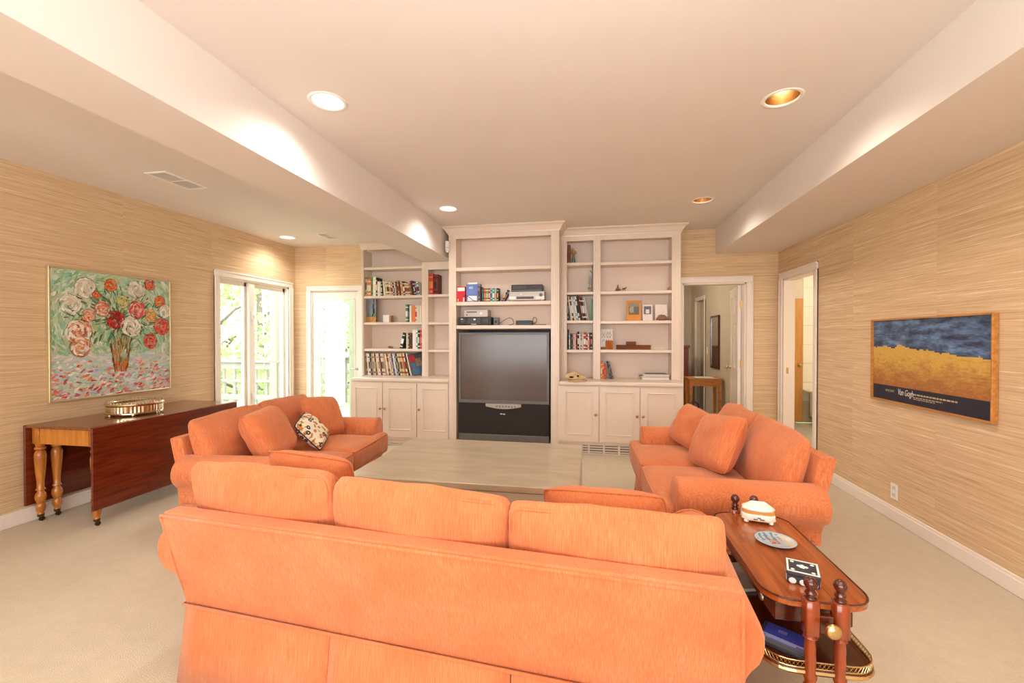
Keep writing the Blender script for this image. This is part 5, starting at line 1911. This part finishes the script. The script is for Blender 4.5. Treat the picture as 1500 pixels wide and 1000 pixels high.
put('box_body', scallop(.056, .036, .009, .0328, .04, 12, .06), M_PORC, t, smooth=True)
put('gold_band', scallop(.053, .034, .0330, .0455, .0, 12, .0), M_GILT, t)
ld = put('lid', blob(lambda d: Vector((d.x * .056 * (1 + .03 * math.cos(9 * math.atan2(d.y, d.x))), d.y * .037 * (1 + .03 * math.cos(9 * math.atan2(d.y, d.x))), .046 + max(0, d.z) * .020)), 40, 12), M_PORC, t, smooth=True)
put('lid_scroll', MB().tube([(-.045, 0, .055), (-.02, 0, .068), (.0, .0, .066), (.02, 0, .069), (.045, 0, .055)], [.004, .006, .008, .006, .004], 8), M_PORC, ld, smooth=True)
put('painted_spray', MB().box(-.018, -.004, -.0375, -.0365, .016, .019).box(.002, .018, -.0375, -.0365, .017, .020).box(-.006, .006, -.0375, -.0365, .022, .025), M_BLACK, t)
for sx in (-1, 1):
    for sy in (-1, 1):
        put('foot', MB().lathe([(.004, 0), (.009, .004), (.006, .012)], sx * .040, sy * .024, 0, 10), M_PORC, t, smooth=True)

p = at('Z', zt_, 1136, 794)
t = thing('decorative_plate', 'round blue and white plate with red figures lying flat on the end table', 'plate', (p.x, p.y, zt_ + .0004))
put('plate_body', MB().lathe([(.045, 0), (.048, .002), (.072, .010), (.074, .0115), (.071, .0118), (.046, .0042), (.002, .0040)], n=48), plain('blue_grey_rim', (168, 184, 196), .15), t, smooth=True)
mb = MB()
random.seed(21)
for ri in range(11):
    for k in range(40):
        a0, a1 = 2 * math.pi * k / 40, 2 * math.pi * (k + 1) / 40
        r0, r1 = .066 * ri / 11 + .0005, .066 * (ri + 1) / 11
        zf = lambda r: .0048 + (max(0, r - .045) / .027) * .0072
        xm, ym_ = (r0 + r1) / 2 * math.cos(a0), (r0 + r1) / 2 * math.sin(a0)
        c = (176, 188, 194)
        if ym_ > .006: c = (104, 128, 156) if math.sin(xm * 260) > .1 else (180, 192, 198)
        if -.03 < xm < .012 and -.026 < ym_ < .016 and random.random() < .5: c = (184, 92, 62)
        if xm > .028: c = (204, 192, 170)
        mb.quad(*[(r * math.cos(a), r * math.sin(a), zf(r)) for r, a in ((r0, a0), (r1, a0), (r1, a1), (r0, a1))], jitter(s2l(c), .06))
put('painted_scene', mb, M_GLOSSPRINT, t, recalc=False)

p = at('Z', zt_, 1175, 851)
t = thing('jasperware_box', 'square black lidded box with white relief on the end table', 'trinket box', (p.x + .005, p.y + .01, zt_ + .0004), math.radians(-20))
M_JB = plain('black_jasper', (52, 52, 56), .6, var=.08, scale=40)
M_JW = plain('white_relief', (234, 230, 226), .7, var=.03)
put('box_body', MB().bbox(-.046, .046, -.046, .046, 0, .026, .004), M_JB, t)
ld = put('lid', MB().bbox(-.048, .048, -.048, .048, .0265, .042, .004), M_JB, t)
mb = MB()
rect_with_hole(mb, -.046, .046, -.046, .046, [(-.040, .040, -.040, .040)], lambda a, b, c, d: mb.box(a, b, c, d, .0415, .0432))
put('relief_border', mb, M_JW, ld)
for i, (fx, fy, fr) in enumerate(((-.029, -.029, .006), (.029, -.029, .006), (-.029, .029, .006), (.029, .029, .006), (0, 0, .009), (-.010, .005, .007), (.010, .004, .007), (0, .011, .006))):
    put('relief_flower', blob(lambda d: Vector((fx + d.x * fr * (1 + .15 * math.cos(5 * math.atan2(d.y, d.x))), fy + d.y * fr * (1 + .15 * math.cos(5 * math.atan2(d.y, d.x))), .042 + max(-.2, d.z) * .0022)), 20, 6), M_JW, ld, smooth=True)
for ax in range(4):
    R = Matrix.Rotation(math.pi / 2 * ax, 4, 'Z')
    mb = MB()
    for q in (-.03, 0, .03):
        m2 = blob(lambda d: Vector((q + d.x * .011, -.046 + d.y * .0016, .011 + d.z * .010)), 12, 8)
        o = len(mb.v); mb.v += m2.v; mb.f += [[o + i for i in f] for f in m2.f]; mb.c += m2.c
    put('side_relief', mb.move(R), M_JW, t, smooth=True)

# disc case and magazine on the lower shelf
p = at('Z', zl, 1143, 938)
t = thing('disc_case', 'clear disc case with a blue printed cover on the lower shelf of the end table', 'disc case', (p.x + .01, p.y, zl + .0004), math.radians(-34))
put('case', MB().bbox(-.071, .071, -.0625, .0625, 0, .010, .001), plain('clear_case', (60, 62, 66), .1), t)
mb = MB()
for i in range(14):
    for j in range(12):
        u, v = (i + .5) / 14, (j + .5) / 12
        c = (74, 84, 190) if v > .38 else (120, 126, 196)
        if v < .14: c = (120, 122, 116)
        if .25 < u < .5 and .68 < v < .86: c = (130, 138, 214)
        if v in (.375, ) or (.2 < v < .34 and .1 < u < .8 and j % 2): c = (184, 188, 224)
        mb.quad((-.058 + .126 * i / 14, -.058 + .116 * j / 12, .0104), (-.058 + .126 * (i + 1) / 14, -.058 + .116 * j / 12, .0104), (-.058 + .126 * (i + 1) / 14, -.058 + .116 * (j + 1) / 12, .0104), (-.058 + .126 * i / 14, -.058 + .116 * (j + 1) / 12, .0104), jitter(s2l(c), .05))
put('cover_print', mb, M_GLOSSPRINT, t, recalc=False)
t = thing('magazine', 'grey marbled magazine on the far end of the lower shelf', 'magazine', (.655, 1.99, zl + .0004), math.radians(14))
put('pages', MB().bbox(-.075, .075, -.1, .1, 0, .012, .002), plain('marbled_cover', (176, 168, 156), .4, var=.4, scale=30), t)
put('cover', MB().bbox(-.076, .076, -.101, .101, .0122, .0135, .0004), MATS['marbled_cover'], t)


# ================================================================== WALL PICTURES
def frame_of_wall(name, label, cat, X0, s, ya, yb, za, zb, fw, th, mat, canvas=True):
    """flat framed picture on a wall X=X0, facing s"""
    t = thing(name, label, cat, (X0, (ya + yb) / 2, za))
    hw, h = (yb - ya) / 2, zb - za
    def bx(y0, y1, z0, z1, d0, d1, b=.002):
        x0, x1 = sorted((s * d0, s * d1))
        return MB().bbox(x0, x1, y0, y1, z0, z1, b)
    put('frame_rail', bx(-hw, hw, h - fw, h, .002, th), mat, t)
    put('frame_rail', bx(-hw, hw, 0, fw, .002, th), mat, t)
    put('frame_stile', bx(-hw, -hw + fw, fw, h - fw, .002, th), mat, t)
    put('frame_stile', bx(hw - fw, hw, fw, h - fw, .002, th), mat, t)
    return t, hw, h


# --- flower painting: thick brush strokes on canvas
py0, py1 = 2.588, 3.557
pz0, pz1 = .853, 1.896
M_PALEGOLD = plain('pale_gilt_frame', (214, 196, 152), .35, metal=.6, var=.06, scale=30)
t, hw, h = frame_of_wall('flower_painting', 'square oil painting of red and white flowers in a vase above the drop leaf table', 'painting', XL, 1, py0, py1, pz0, pz1, .012, .035, M_PALEGOLD)
put('canvas', MB().box(.004, .022, -hw + .011, hw - .011, .011, h - .011), plain('primed_canvas', (196, 206, 176), .7), t)
random.seed(42)
FL = [(.45, .085, .05, 'o'), (.80, .045, .05, 'r'), (.90, .19, .05, 'o'), (.68, .275, .075, 'p'), (.81, .325, .055, 'y'), (.92, .42, .075, 'r'), (.805, .555, .065, 'r'), (.49, .374, .075, 'd'), (.62, .43, .085, 'w'),
      (.20, .483, .095, 'k'), (.21, .60, .075, 'k'), (.25, .13, .08, 'w'), (.67, .10, .075, 'w'), (.14, .27, .075, 'w'), (.375, .29, .06, 'p2'), (.95, .28, .06, 'w'), (.27, .35, .05, 'o2'), (.33, .18, .03, 'o'), (.55, .22, .05, 'y2')]
PAL = {'o': [(226, 96, 40), (240, 140, 60), (200, 60, 30)], 'r': [(206, 50, 40), (232, 92, 70), (170, 30, 30), (240, 120, 90)], 'p': [(220, 70, 90), (238, 130, 130), (200, 50, 50), (240, 180, 160)], 'y': [(236, 160, 70), (240, 200, 130), (220, 110, 50)],
       'd': [(176, 26, 26), (214, 50, 34), (130, 20, 24)], 'w': [(244, 240, 226), (232, 226, 206), (220, 200, 180)], 'k': [(240, 214, 190), (236, 170, 130), (246, 236, 220), (200, 110, 80)], 'p2': [(240, 160, 130), (244, 220, 200), (220, 110, 90)],
       'o2': [(236, 130, 90), (240, 190, 160)], 'y2': [(222, 206, 130), (206, 200, 120)]}
ST = []


def stroke(u, v, L, W, ang, rgb):
    ST.append((u, v, L, W, ang, jitter(s2l(rgb), .12)))


for _ in range(2600):                                  # ground of pale greens
    u, v = random.random(), random.random()
    a = math.atan2(v - .45, u - .5) + math.pi / 2 + random.uniform(-.6, .6)
    if v < .66:
        rgb = random.choice([(160, 200, 160), (196, 216, 180), (140, 186, 140), (216, 230, 206), (186, 200, 140), (150, 204, 176), (230, 232, 218), (206, 222, 190)])
    else:
        rgb = random.choice([(214, 226, 214), (190, 216, 194), (234, 230, 222), (170, 210, 200), (226, 206, 204), (196, 204, 214)])
        a = random.uniform(-.6, .6)
    stroke(u, v, random.uniform(.04, .10), random.uniform(.010, .024), a, rgb)
for _ in range(520):                                   # petals fallen on the cloth
    v = .70 + .30 * random.random() ** .6
    u = random.random() ** 1.15
    stroke(u, v, random.uniform(.022, .06), random.uniform(.009, .020), random.uniform(-.8, .4), random.choice([(206, 70, 56), (228, 116, 96), (240, 186, 166), (240, 232, 220), (226, 150, 150), (214, 96, 110), (232, 140, 74), (244, 240, 230), (190, 216, 194), (170, 180, 206), (180, 210, 180), (206, 224, 206)]))
for _ in range(330):                                   # leaves and stems in the bouquet
    r, a = random.random() ** .6 * .36, random.random() * 2 * math.pi
    u, v = .52 + r * 1.15 * math.cos(a), .36 + r * .75 * math.sin(a)
    stroke(u, v, random.uniform(.03, .08), random.uniform(.006, .013), a + random.uniform(-.5, .5), random.choice([(70, 116, 70), (90, 140, 80), (124, 104, 66), (66, 96, 80), (130, 170, 100), (104, 70, 50), (110, 160, 110), (160, 190, 130)]))
for k in range(260):                                   # vase
    v = random.uniform(.53, .80)
    hwv = .10 - .045 * (v - .53) / .27
    f = random.uniform(-1, 1)
    u = .53 + f * hwv
    rgb = random.choice([(196, 120, 50), (150, 160, 110), (180, 190, 150), (120, 80, 40)]) if v < .73 else random.choice([(226, 130, 40), (200, 90, 30), (150, 70, 30)])
    if abs(f) > .86:
        rgb = (110, 66, 36)
    stroke(u, v, .05, .009, math.pi / 2 + f * .18, rgb)
for u, v, r, c in FL:
    for k in range(70):
        rr = r * math.sqrt(random.random())
        a = random.random() * 2 * math.pi
        cc = random.choice(PAL[c])
        stroke(u + rr * math.cos(a), v + rr * math.sin(a), r * .55, r * .18, a + math.pi / 2 + .3, cc)
    for k in range(14):
        a = k / 14 * 2 * math.pi
        stroke(u + r * 1.02 * math.cos(a), v + r * 1.02 * math.sin(a), r * .5, .0045, a + math.pi / 2, random.choice([(90, 50, 40), (110, 90, 60), PAL[c][0]]))
    for k in range(6):
        stroke(u + r * .2 * random.uniform(-1, 1), v + r * .2 * random.uniform(-1, 1), r * .3, .006, random.random() * 3, random.choice([(240, 214, 120), PAL[c][-1]]))
mb = MB()
cw, ch = 2 * hw - .024, h - .024
for i, (u, v, L, W, a, c) in enumerate(ST):
    du, dv = math.cos(a) * L / 2, math.sin(a) * L / 2
    nu, nv = -math.sin(a) * W / 2, math.cos(a) * W / 2
    pts = [(u - du, v - dv), (u - du * .5 + nu, v - dv * .5 + nv), (u + du * .6 + nu * .8, v + dv * .6 + nv * .8), (u + du, v + dv), (u + du * .5 - nu, v + dv * .5 - nv), (u - du * .6 - nu * .8, v - dv * .6 - nv * .8)]
    o = len(mb.v)
    x = .0222 + i * 1.5e-6
    for p, q in pts:
        p, q = min(1, max(0, p)), min(1, max(0, q))
        mb.v.append((x, -hw + .012 + cw * p, .012 + ch * (1 - q)))
    mb.f.append([o + k for k in range(6)]); mb.c.append(c)
put('paint_strokes', mb, vcol('oil_paint', .4, .4), t, kind='stuff', recalc=False)

# --- framed poster: plain landscape bands over a navy strip
qy0, qy1, qz0, qz1 = 2.817, 3.875, .873, 1.489
M_POSTF = wood('gilded_wood_frame', (176, 112, 50), (210, 146, 72), .35, axis=1)
t, hw, h = frame_of_wall('framed_poster', 'gold framed exhibition poster, blue and ochre print over a navy strip', 'poster', XR, -1, qy0, qy1, qz0, qz1, .012, .032, M_POSTF)
random.seed(8)
mb = MB()
nu, nv = 120, 66
for i in range(nu):
    for j in range(nv):
        u, v = (i + .5) / nu, (j + .5) / nv           # u to the viewer's right, v upward
        n1 = noise.noise(Vector((u * 9, v * 16, 1.0)))
        n2 = noise.noise(Vector((u * 30, v * 50, 4.0)))
        if v < .185:
            c = (40, 42, 58)
        elif v < .63 + .045 * math.sin(u * 4.2 + .6) + .03 * n1 + .01 * n2:
            k = (v - .185) / .475
            a_, b_ = (176, 112, 62), (222, 178, 86)
            m = min(1, max(0, k * 1.5 - .1 + .35 * n1 + .4 * n2))
            c = tuple(p + (q - p) * m for p, q in zip(a_, b_))
        else:
            m = min(1, max(0, .5 + .7 * n1 + .4 * n2))
            a_, b_ = (48, 60, 84), (116, 150, 192)
            c = tuple(p + (q - p) * m for p, q in zip(a_, b_))
        Y0, Y1 = hw - .012 - (2 * hw - .024) * i / nu, hw - .012 - (2 * hw - .024) * (i + 1) / nu
        Z0, Z1 = .012 + (h - .024) * j / nv, .012 + (h - .024) * (j + 1) / nv
        mb.quad((-.016, Y0, Z0), (-.016, Y1, Z0), (-.016, Y1, Z1), (-.016, Y0, Z1), jitter(s2l(c), .07 if v > .185 else .02))
put('printed_sheet', mb, vcol('poster_print', .35, .4), t, kind='stuff', recalc=False)
put('backing_board', MB().box(-.0155, -.003, -hw + .006, hw - .006, .006, h - .006), plain('backing_card', (120, 96, 70), .8), t)


def wall_text(body, size, u, v, mat, shear=0.0, sx=1.0):
    cu = bpy.data.curves.new('lettering', 'FONT')
    cu.body = body
    cu.size = size
    cu.shear = shear
    cu.extrude = .0002
    to = bpy.data.objects.new('lettering', cu)
    COL.objects.link(to)
    dg = bpy.context.evaluated_depsgraph_get()
    me = bpy.data.meshes.new_from_object(to.evaluated_get(dg))
    bpy.data.objects.remove(to)
    o = put('lettering', me, mat, t)
    Mx = Matrix(((0, 0, -1, -.0166), (-1, 0, 0, hw - .012 - (2 * hw - .024) * u), (0, 1, 0, .012 + (h - .024) * v), (0, 0, 0, 1)))
    o.matrix_local = Mx @ Matrix.Diagonal((sx, 1, 1, 1))
    return o


M_INK = plain('white_ink', (236, 232, 222), .6, var=.01)
M_INK2 = plain('tan_ink', (196, 178, 140), .6, var=.01)
wall_text('VINCENT', .024, .135, .105, M_INK2)
wall_text('Van Gogh', .062, .265, .088, M_INK, .25, .62)
for k, (u0, u1, vv, th) in enumerate(((.415, .775, .112, .010), (.415, .66, .082, .006), (.415, .60, .064, .005))):
    # caption lines too small to read: rows of short word-length dashes
    mb = MB()
    u = u0
    random.seed(k)
    while u < u1:
        w = random.uniform(.012, .03)
        ya_, yb_ = hw - .012 - (2 * hw - .024) * u, hw - .012 - (2 * hw - .024) * min(u1, u + w)
        mb.box(-.0167, -.0162, yb_, ya_, .012 + (h - .024) * vv, .012 + (h - .024) * vv + th)
        u += w + .006
    put('caption_line', mb, M_INK2, t, kind='stuff')

# --- power outlet
p = at('X', XR, 1310.5, 719.5)
t = thing('power_outlet', 'white duplex power outlet low on the poster wall', 'outlet', (XR, p.y, p.z))
put('cover_plate', MB().bbox(-.006, -.0005, -.036, .036, -.058, .058, .002), M_WHITE, t)
for s in (-1, 1):
    r = put('receptacle', MB().bbox(-.0075, -.005, -.017, .017, s * .026 - .014, s * .026 + .014, .003), M_VENT, t)
    put('slots', MB().box(-.0079, -.0074, -.008, -.006, s * .026 - .004, s * .026 + .006).box(-.0079, -.0074, .006, .008, s * .026 - .004, s * .026 + .006), M_BLACK, r)

# ================================================================== HALL THINGS
ma, mb_ = at('X', HXW, 1055, 500).y, at('X', HXW, 1043, 500).y
mz1, mz0 = at('X', HXW, 1049, 462).z, at('X', HXW, 1049, 539.5).z
t = thing('hall_mirror', 'tall narrow dark framed mirror on the hall wall', 'mirror', (HXW, 0, 0))
mb = MB()
rect_with_hole(mb, ma, mb_, mz0, mz1, [(ma + .03, mb_ - .03, mz0 + .03, mz1 - .03)], lambda a, b, c, d: mb.bbox(-.03, -.001, a, b, c, d, .004))
put('frame', mb, M_CHERRYD, t)
put('mirror_pane', MB().box(-.018, -.004, ma + .028, mb_ - .028, mz0 + .028, mz1 - .028), M_MIRROR, t)
p = at('X', HXW, 1036, 513)
t = thing('light_switch', 'white light switch between the mirror and the far hall doorway', 'switch', (HXW, p.y, p.z))
put('switch_plate', MB().bbox(-.006, -.0005, -.036, .036, -.058, .058, .002), M_WHITE, t)
put('toggle', MB().bbox(-.014, -.005, -.005, .005, -.006, .012, .002), M_WHITE, t)
# side table
zt2 = .73
pa, pb = at('Z', zt2, 1007, 553), at('Z', zt2, 1058, 554)
M_OAK = wood('honey_oak', (176, 104, 36), (208, 138, 58), .35, axis=0)
yc = (pa.y + pb.y) / 2
t = thing('hall_side_table', 'small honey wood side table with tapered legs in the hall', 'table', ((pa.x + pb.x) / 2, yc + .1, 0))
hwx = (pb.x - pa.x) / 2
put('table_top', MB().bbox(-hwx, hwx, -.17, .17, zt2 - .022, zt2, .004), M_OAK, t)
put('apron', MB().box(-hwx + .03, hwx - .03, -.15, -.132, zt2 - .12, zt2 - .023).box(-hwx + .03, hwx - .03, .132, .15, zt2 - .12, zt2 - .023).box(-hwx + .03, -hwx + .048, -.132, .132, zt2 - .12, zt2 - .023).box(hwx - .048, hwx - .03, -.132, .132, zt2 - .12, zt2 - .023), M_OAK, t)
for sx in (-1, 1):
    for sy in (-1, 1):
        x, y = sx * (hwx - .04), sy * .14
        mb = MB()
        for z, r in ((.001, .013), (zt2 - .13, .022), (zt2 - .023, .024)):
            mb.v += [(x - r, y - r, z), (x + r, y - r, z), (x + r, y + r, z), (x - r, y + r, z)]
        for k in range(2):
            for i in range(4):
                j = (i + 1) % 4
                mb.f.append([k * 4 + i, k * 4 + j, k * 4 + 4 + j, k * 4 + 4 + i]); mb.c.append(None)
        mb.f += [[3, 2, 1, 0], [8, 9, 10, 11]]; mb.c += [None, None]
        put('leg', mb, M_OAK, t)
put('paper_sheet', MB().bbox((pa.x + pb.x) / 2 - .13, (pa.x + pb.x) / 2 + .14, yc - .02, yc + .2, zt2 + .0006, zt2 + .006, .001), M_WHITE, None, 'white papers lying on the hall side table', 'papers')
# dark bag under the table
p = at('Z', 0, 1016, 612)
t = thing('handbag', 'dark brown leather bag standing on the floor by the hall side table', 'bag', ((pa.x + pb.x) / 2 - .20, yc - .20, 0))
put('bag_body', cushion(.26, .14, .28, .04, (.0, .02, 0), .006, 3.3, 10).move(Matrix.Translation((0, 0, .145))), plain('dark_leather', (52, 26, 20), .4, var=.2), t, smooth=True)
put('bag_handle', MB().tube([(-.07, 0, .27), (-.06, 0, .36), (0, 0, .40), (.06, 0, .36), (.07, 0, .27)], .009, 8), MATS['dark_leather'], t, smooth=True)
put('clasp', MB().bbox(-.015, .015, -.09, -.075, .2, .23, .003), M_BRASS, t)
# tall chest
pc = at('Y', 8.2, 1010.5, 506)
t = thing('tall_chest', 'tall reddish wooden chest of drawers at the far end of the hall', 'chest', (pc.x - .45, 8.2, 0))
M_CHEST = wood('chest_wood', (104, 42, 24), (140, 66, 38), .3, axis=0)
hc = pc.z
put('carcass', MB().bbox(-.43, .43, .0, .42, .06, hc - .04, .004), M_CHEST, t)
put('top', MB().bbox(-.45, .45, -.02, .44, hc - .04, hc, .006), M_CHEST, t)
for k in range(5):
    z0 = .1 + k * (hc - .18) / 5
    d_ = put('drawer', MB().bbox(-.40, .40, -.016, .0, z0, z0 + (hc - .18) / 5 - .02, .005), M_CHEST, t)
    for s in (-1, 1):
        put('drawer_pull', MB().tube([(s * .22 - .04, -.016, z0 + .08), (s * .22 - .03, -.04, z0 + .075), (s * .22 + .03, -.04, z0 + .075), (s * .22 + .04, -.016, z0 + .08)], .005, 6), M_BRASS, d_)
for sx in (-1, 1):
    for yy in (.03, .39):
        put('foot', MB().bbox(sx * .38 - .03, sx * .38 + .03, yy - .03, yy + .03, .001, .06, .006), M_CHEST, t)
put('chest_ornament', MB().bbox(-.05, .05, .15, .25, 0, .05, .01).move(Matrix.Translation((pc.x - .16, 8.2, hc + .0006))), M_CHERRYD, None, 'small dark box on top of the tall chest', 'box')

# ================================================================== DECK AND TREES OUTSIDE
M_DECK = plain('weathered_deck', (148, 160, 136), .8, var=.12, scale=12)
M_RAIL = plain('grey_stained_timber', (150, 146, 138), .75, var=.1, scale=14, stretch=(1, 1, 4))
M_SIDING = plain('white_siding', (240, 240, 236), .6, var=.02)
dk = thing('deck', 'weathered grey green board deck outside the windows', 'deck')
bd = MB().bbox(-7.6, XL - .125, 0, .137, -.06, -.03, .004).mesh('deck_board')
bd2 = MB().bbox(-7.6, -2.6, 0, .137, -.06, -.03, .004).mesh('deck_board')
for k in range(35):
    y = 3.3 + k * .143
    o = put('deck_board', bd if y < 5.6 else bd2, M_DECK, dk)
    o.location.y = y


def railing(x0, x1, y, label, n):
    t = thing('deck_railing', label, 'railing', (0, y, 0))
    put('top_rail', MB().bbox(x0, x1, -.07, .07, .93, .97, .006), M_RAIL, t)
    put('rail_board', MB().bbox(x0, x1, -.02, .02, .82, .925, .004), M_RAIL, t)
    put('mid_rail', MB().bbox(x0, x1, -.02, .02, .60, .645, .004), M_RAIL, t)
    put('low_rail', MB().bbox(x0, x1, -.02, .02, .30, .39, .004), M_RAIL, t)
    bm_ = MB().bbox(-.02, .02, -.019, .019, .02, .82, .003).mesh('baluster')
    for k in range(n):
        o = put('baluster', bm_, M_RAIL, t)
        o.location.x = x0 + .1 + (x1 - x0 - .2) * k / (n - 1)
        o.location.y = .04
    for px_ in (x0 + .05, x1 - .05):
        put('post', MB().bbox(px_ - .05, px_ + .05, -.05, .05, -.028, .93, .005), M_RAIL, t)


pR = at('Z', .95, 340, 532)
pP = at('Z', .95, 404, 531)
railing(-7.5, pP.x - .1, 6.35, 'grey timber deck railing seen through the twin casement window', 12)
railing(-5.9, -3.0, 8.1, 'grey timber deck railing seen through the glazed door', 20)
pp = at('Y', 6.35, 404.5, 500)
put('roof_post', MB().bbox(pp.x - .07, pp.x + .07, 6.28, 6.42, -.028, 3.4, .008), M_RAIL, None, 'tall grey timber post outside the twin casement window', 'post')
pp = at('Y', 6.6, 517, 500)
t = thing('roof_post', 'grey green timber post with bracket outside the glazed door', 'post', (pp.x, 6.6, 0))
put('shaft', MB().bbox(-.045, .045, -.045, .045, -.028, 3.2, .006), M_DECK, t)
put('bracket', MB().prism([(-.045, 1.86), (-.17, 1.95), (-.17, 2.02), (-.045, 2.02)], 'Y', -.03, .03), M_DECK, t)
pa, pb = at('Y', 7.9, 482, 500), at('Y', 7.9, 500, 500)
t = thing('clad_column', 'square white siding clad porch column outside the glazed door', 'column', ((pa.x + pb.x) / 2, 7.9, 0))
hwc = (pb.x - pa.x) / 2
put('core', MB().box(-hwc + .012, hwc - .012, -hwc + .012, hwc - .012, -.028, 3.4), M_SIDING, t)
lap = MB()
for a, b, c, d in ((-hwc, hwc, -hwc, -hwc + .012), (-hwc, hwc, hwc - .012, hwc), (-hwc, -hwc + .012, -hwc + .012, hwc - .012), (hwc - .012, hwc, -hwc + .012, hwc - .012)):
    lap.bbox(a, b, c, d, .004, .106, .004)
lap = lap.mesh('lap_board')
for k in range(30):
    o = put('lap_board', lap, M_SIDING, t)
    o.location.z = -.02 + k * .11
struct('floor.003', MB().box(-60, 30, 2, 70, -2.3, -2.2).box(-60, XL - 1.2, -30, 2, -2.3, -2.2), plain('lawn', (96, 130, 70), .9, var=.3, scale=.8), 'green sloping lawn below the deck', 'ground')

M_LEAF = plain('spring_leaves', (176, 196, 130), .6, var=.3, scale=1.3)
M_BARK = plain('bark', (104, 92, 78), .9, var=.3, scale=10)


def tree(x, y, H_, R_, seed, label, n=2600):
    random.seed(seed)
    t = thing('leafy_tree', label, 'tree', (x, y, -2.2), 0, 'trees beyond the deck')
    put('trunk', MB().tube([(0, 0, 0.01), (.08, .03, H_ * .3), (-.05, .05, H_ * .6), (.02, 0, H_ * .9)], [R_ * .07, R_ * .055, R_ * .04, R_ * .015], 10), M_BARK, t, smooth=True)
    for k in range(6):
        a = k * 1.1 + seed
        z = H_ * (.35 + .08 * k)
        put('branch', MB().tube([(0, 0, z), (R_ * .4 * math.cos(a), R_ * .4 * math.sin(a), z + H_ * .08), (R_ * .8 * math.cos(a), R_ * .8 * math.sin(a), z + H_ * .12)], [R_ * .03, R_ * .02, R_ * .008], 7), M_BARK, t, smooth=True)
    mb = MB()
    cl = []
    for k in range(26):
        a, e = random.random() * 6.28, random.uniform(-1, 1)
        r = R_ * random.uniform(.35, 1.0)
        cl.append(Vector((r * math.cos(a) * math.sqrt(1 - e * e * .6), r * math.sin(a) * math.sqrt(1 - e * e * .6), H_ * .58 + e * H_ * .40)))
    for k in range(n):
        c = random.choice(cl)
        d = Vector((random.gauss(0, 1), random.gauss(0, 1), random.gauss(0, .8))) * R_ * .17
        p = c + d
        s = random.uniform(.06, .13)
        u = Vector((random.uniform(-1, 1), random.uniform(-1, 1), random.uniform(-1, 1))).normalized()
        w = u.cross(Vector((random.uniform(-1, 1), random.uniform(-1, 1), .3))).normalized()
        mb.quad(p - u * s, p + w * s * .5, p + u * s, p - w * s * .5)
    put('foliage', mb, M_LEAF, t, kind='stuff', recalc=False)


for i, (x, y, hh, rr, lab) in enumerate(((-10.9, 11.0, 7.5, 2.0, 'broad leafy tree behind the railing of the twin casement window'), (-14.6, 17.0, 10, 2.6, 'tall leafy tree farther off, seen between the casements'),
                                         (-9.8, 15.6, 8, 1.8, 'leafy tree beyond the white clad column'), (-11.6, 22.5, 10, 2.4, 'distant leafy tree seen through the glazed door'),
                                         (-20.0, 19.0, 11, 3.0, 'large leafy tree at the back of the lawn beyond the casements'))):
    tree(x, y, hh, rr, 100 + i * 7, lab)
for i, (x, y, lab) in enumerate(((-8.0, 8.6, 'low green shrub just below the deck railing'), (-15.4, 11.6, 'green shrub beyond the deck railing, beside the broad tree'), (-7.0, 11.2, 'green shrub below the railing of the glazed door'))):
    tree(x, y, 3.2, 1.2, 300 + i * 5, lab, 1500)
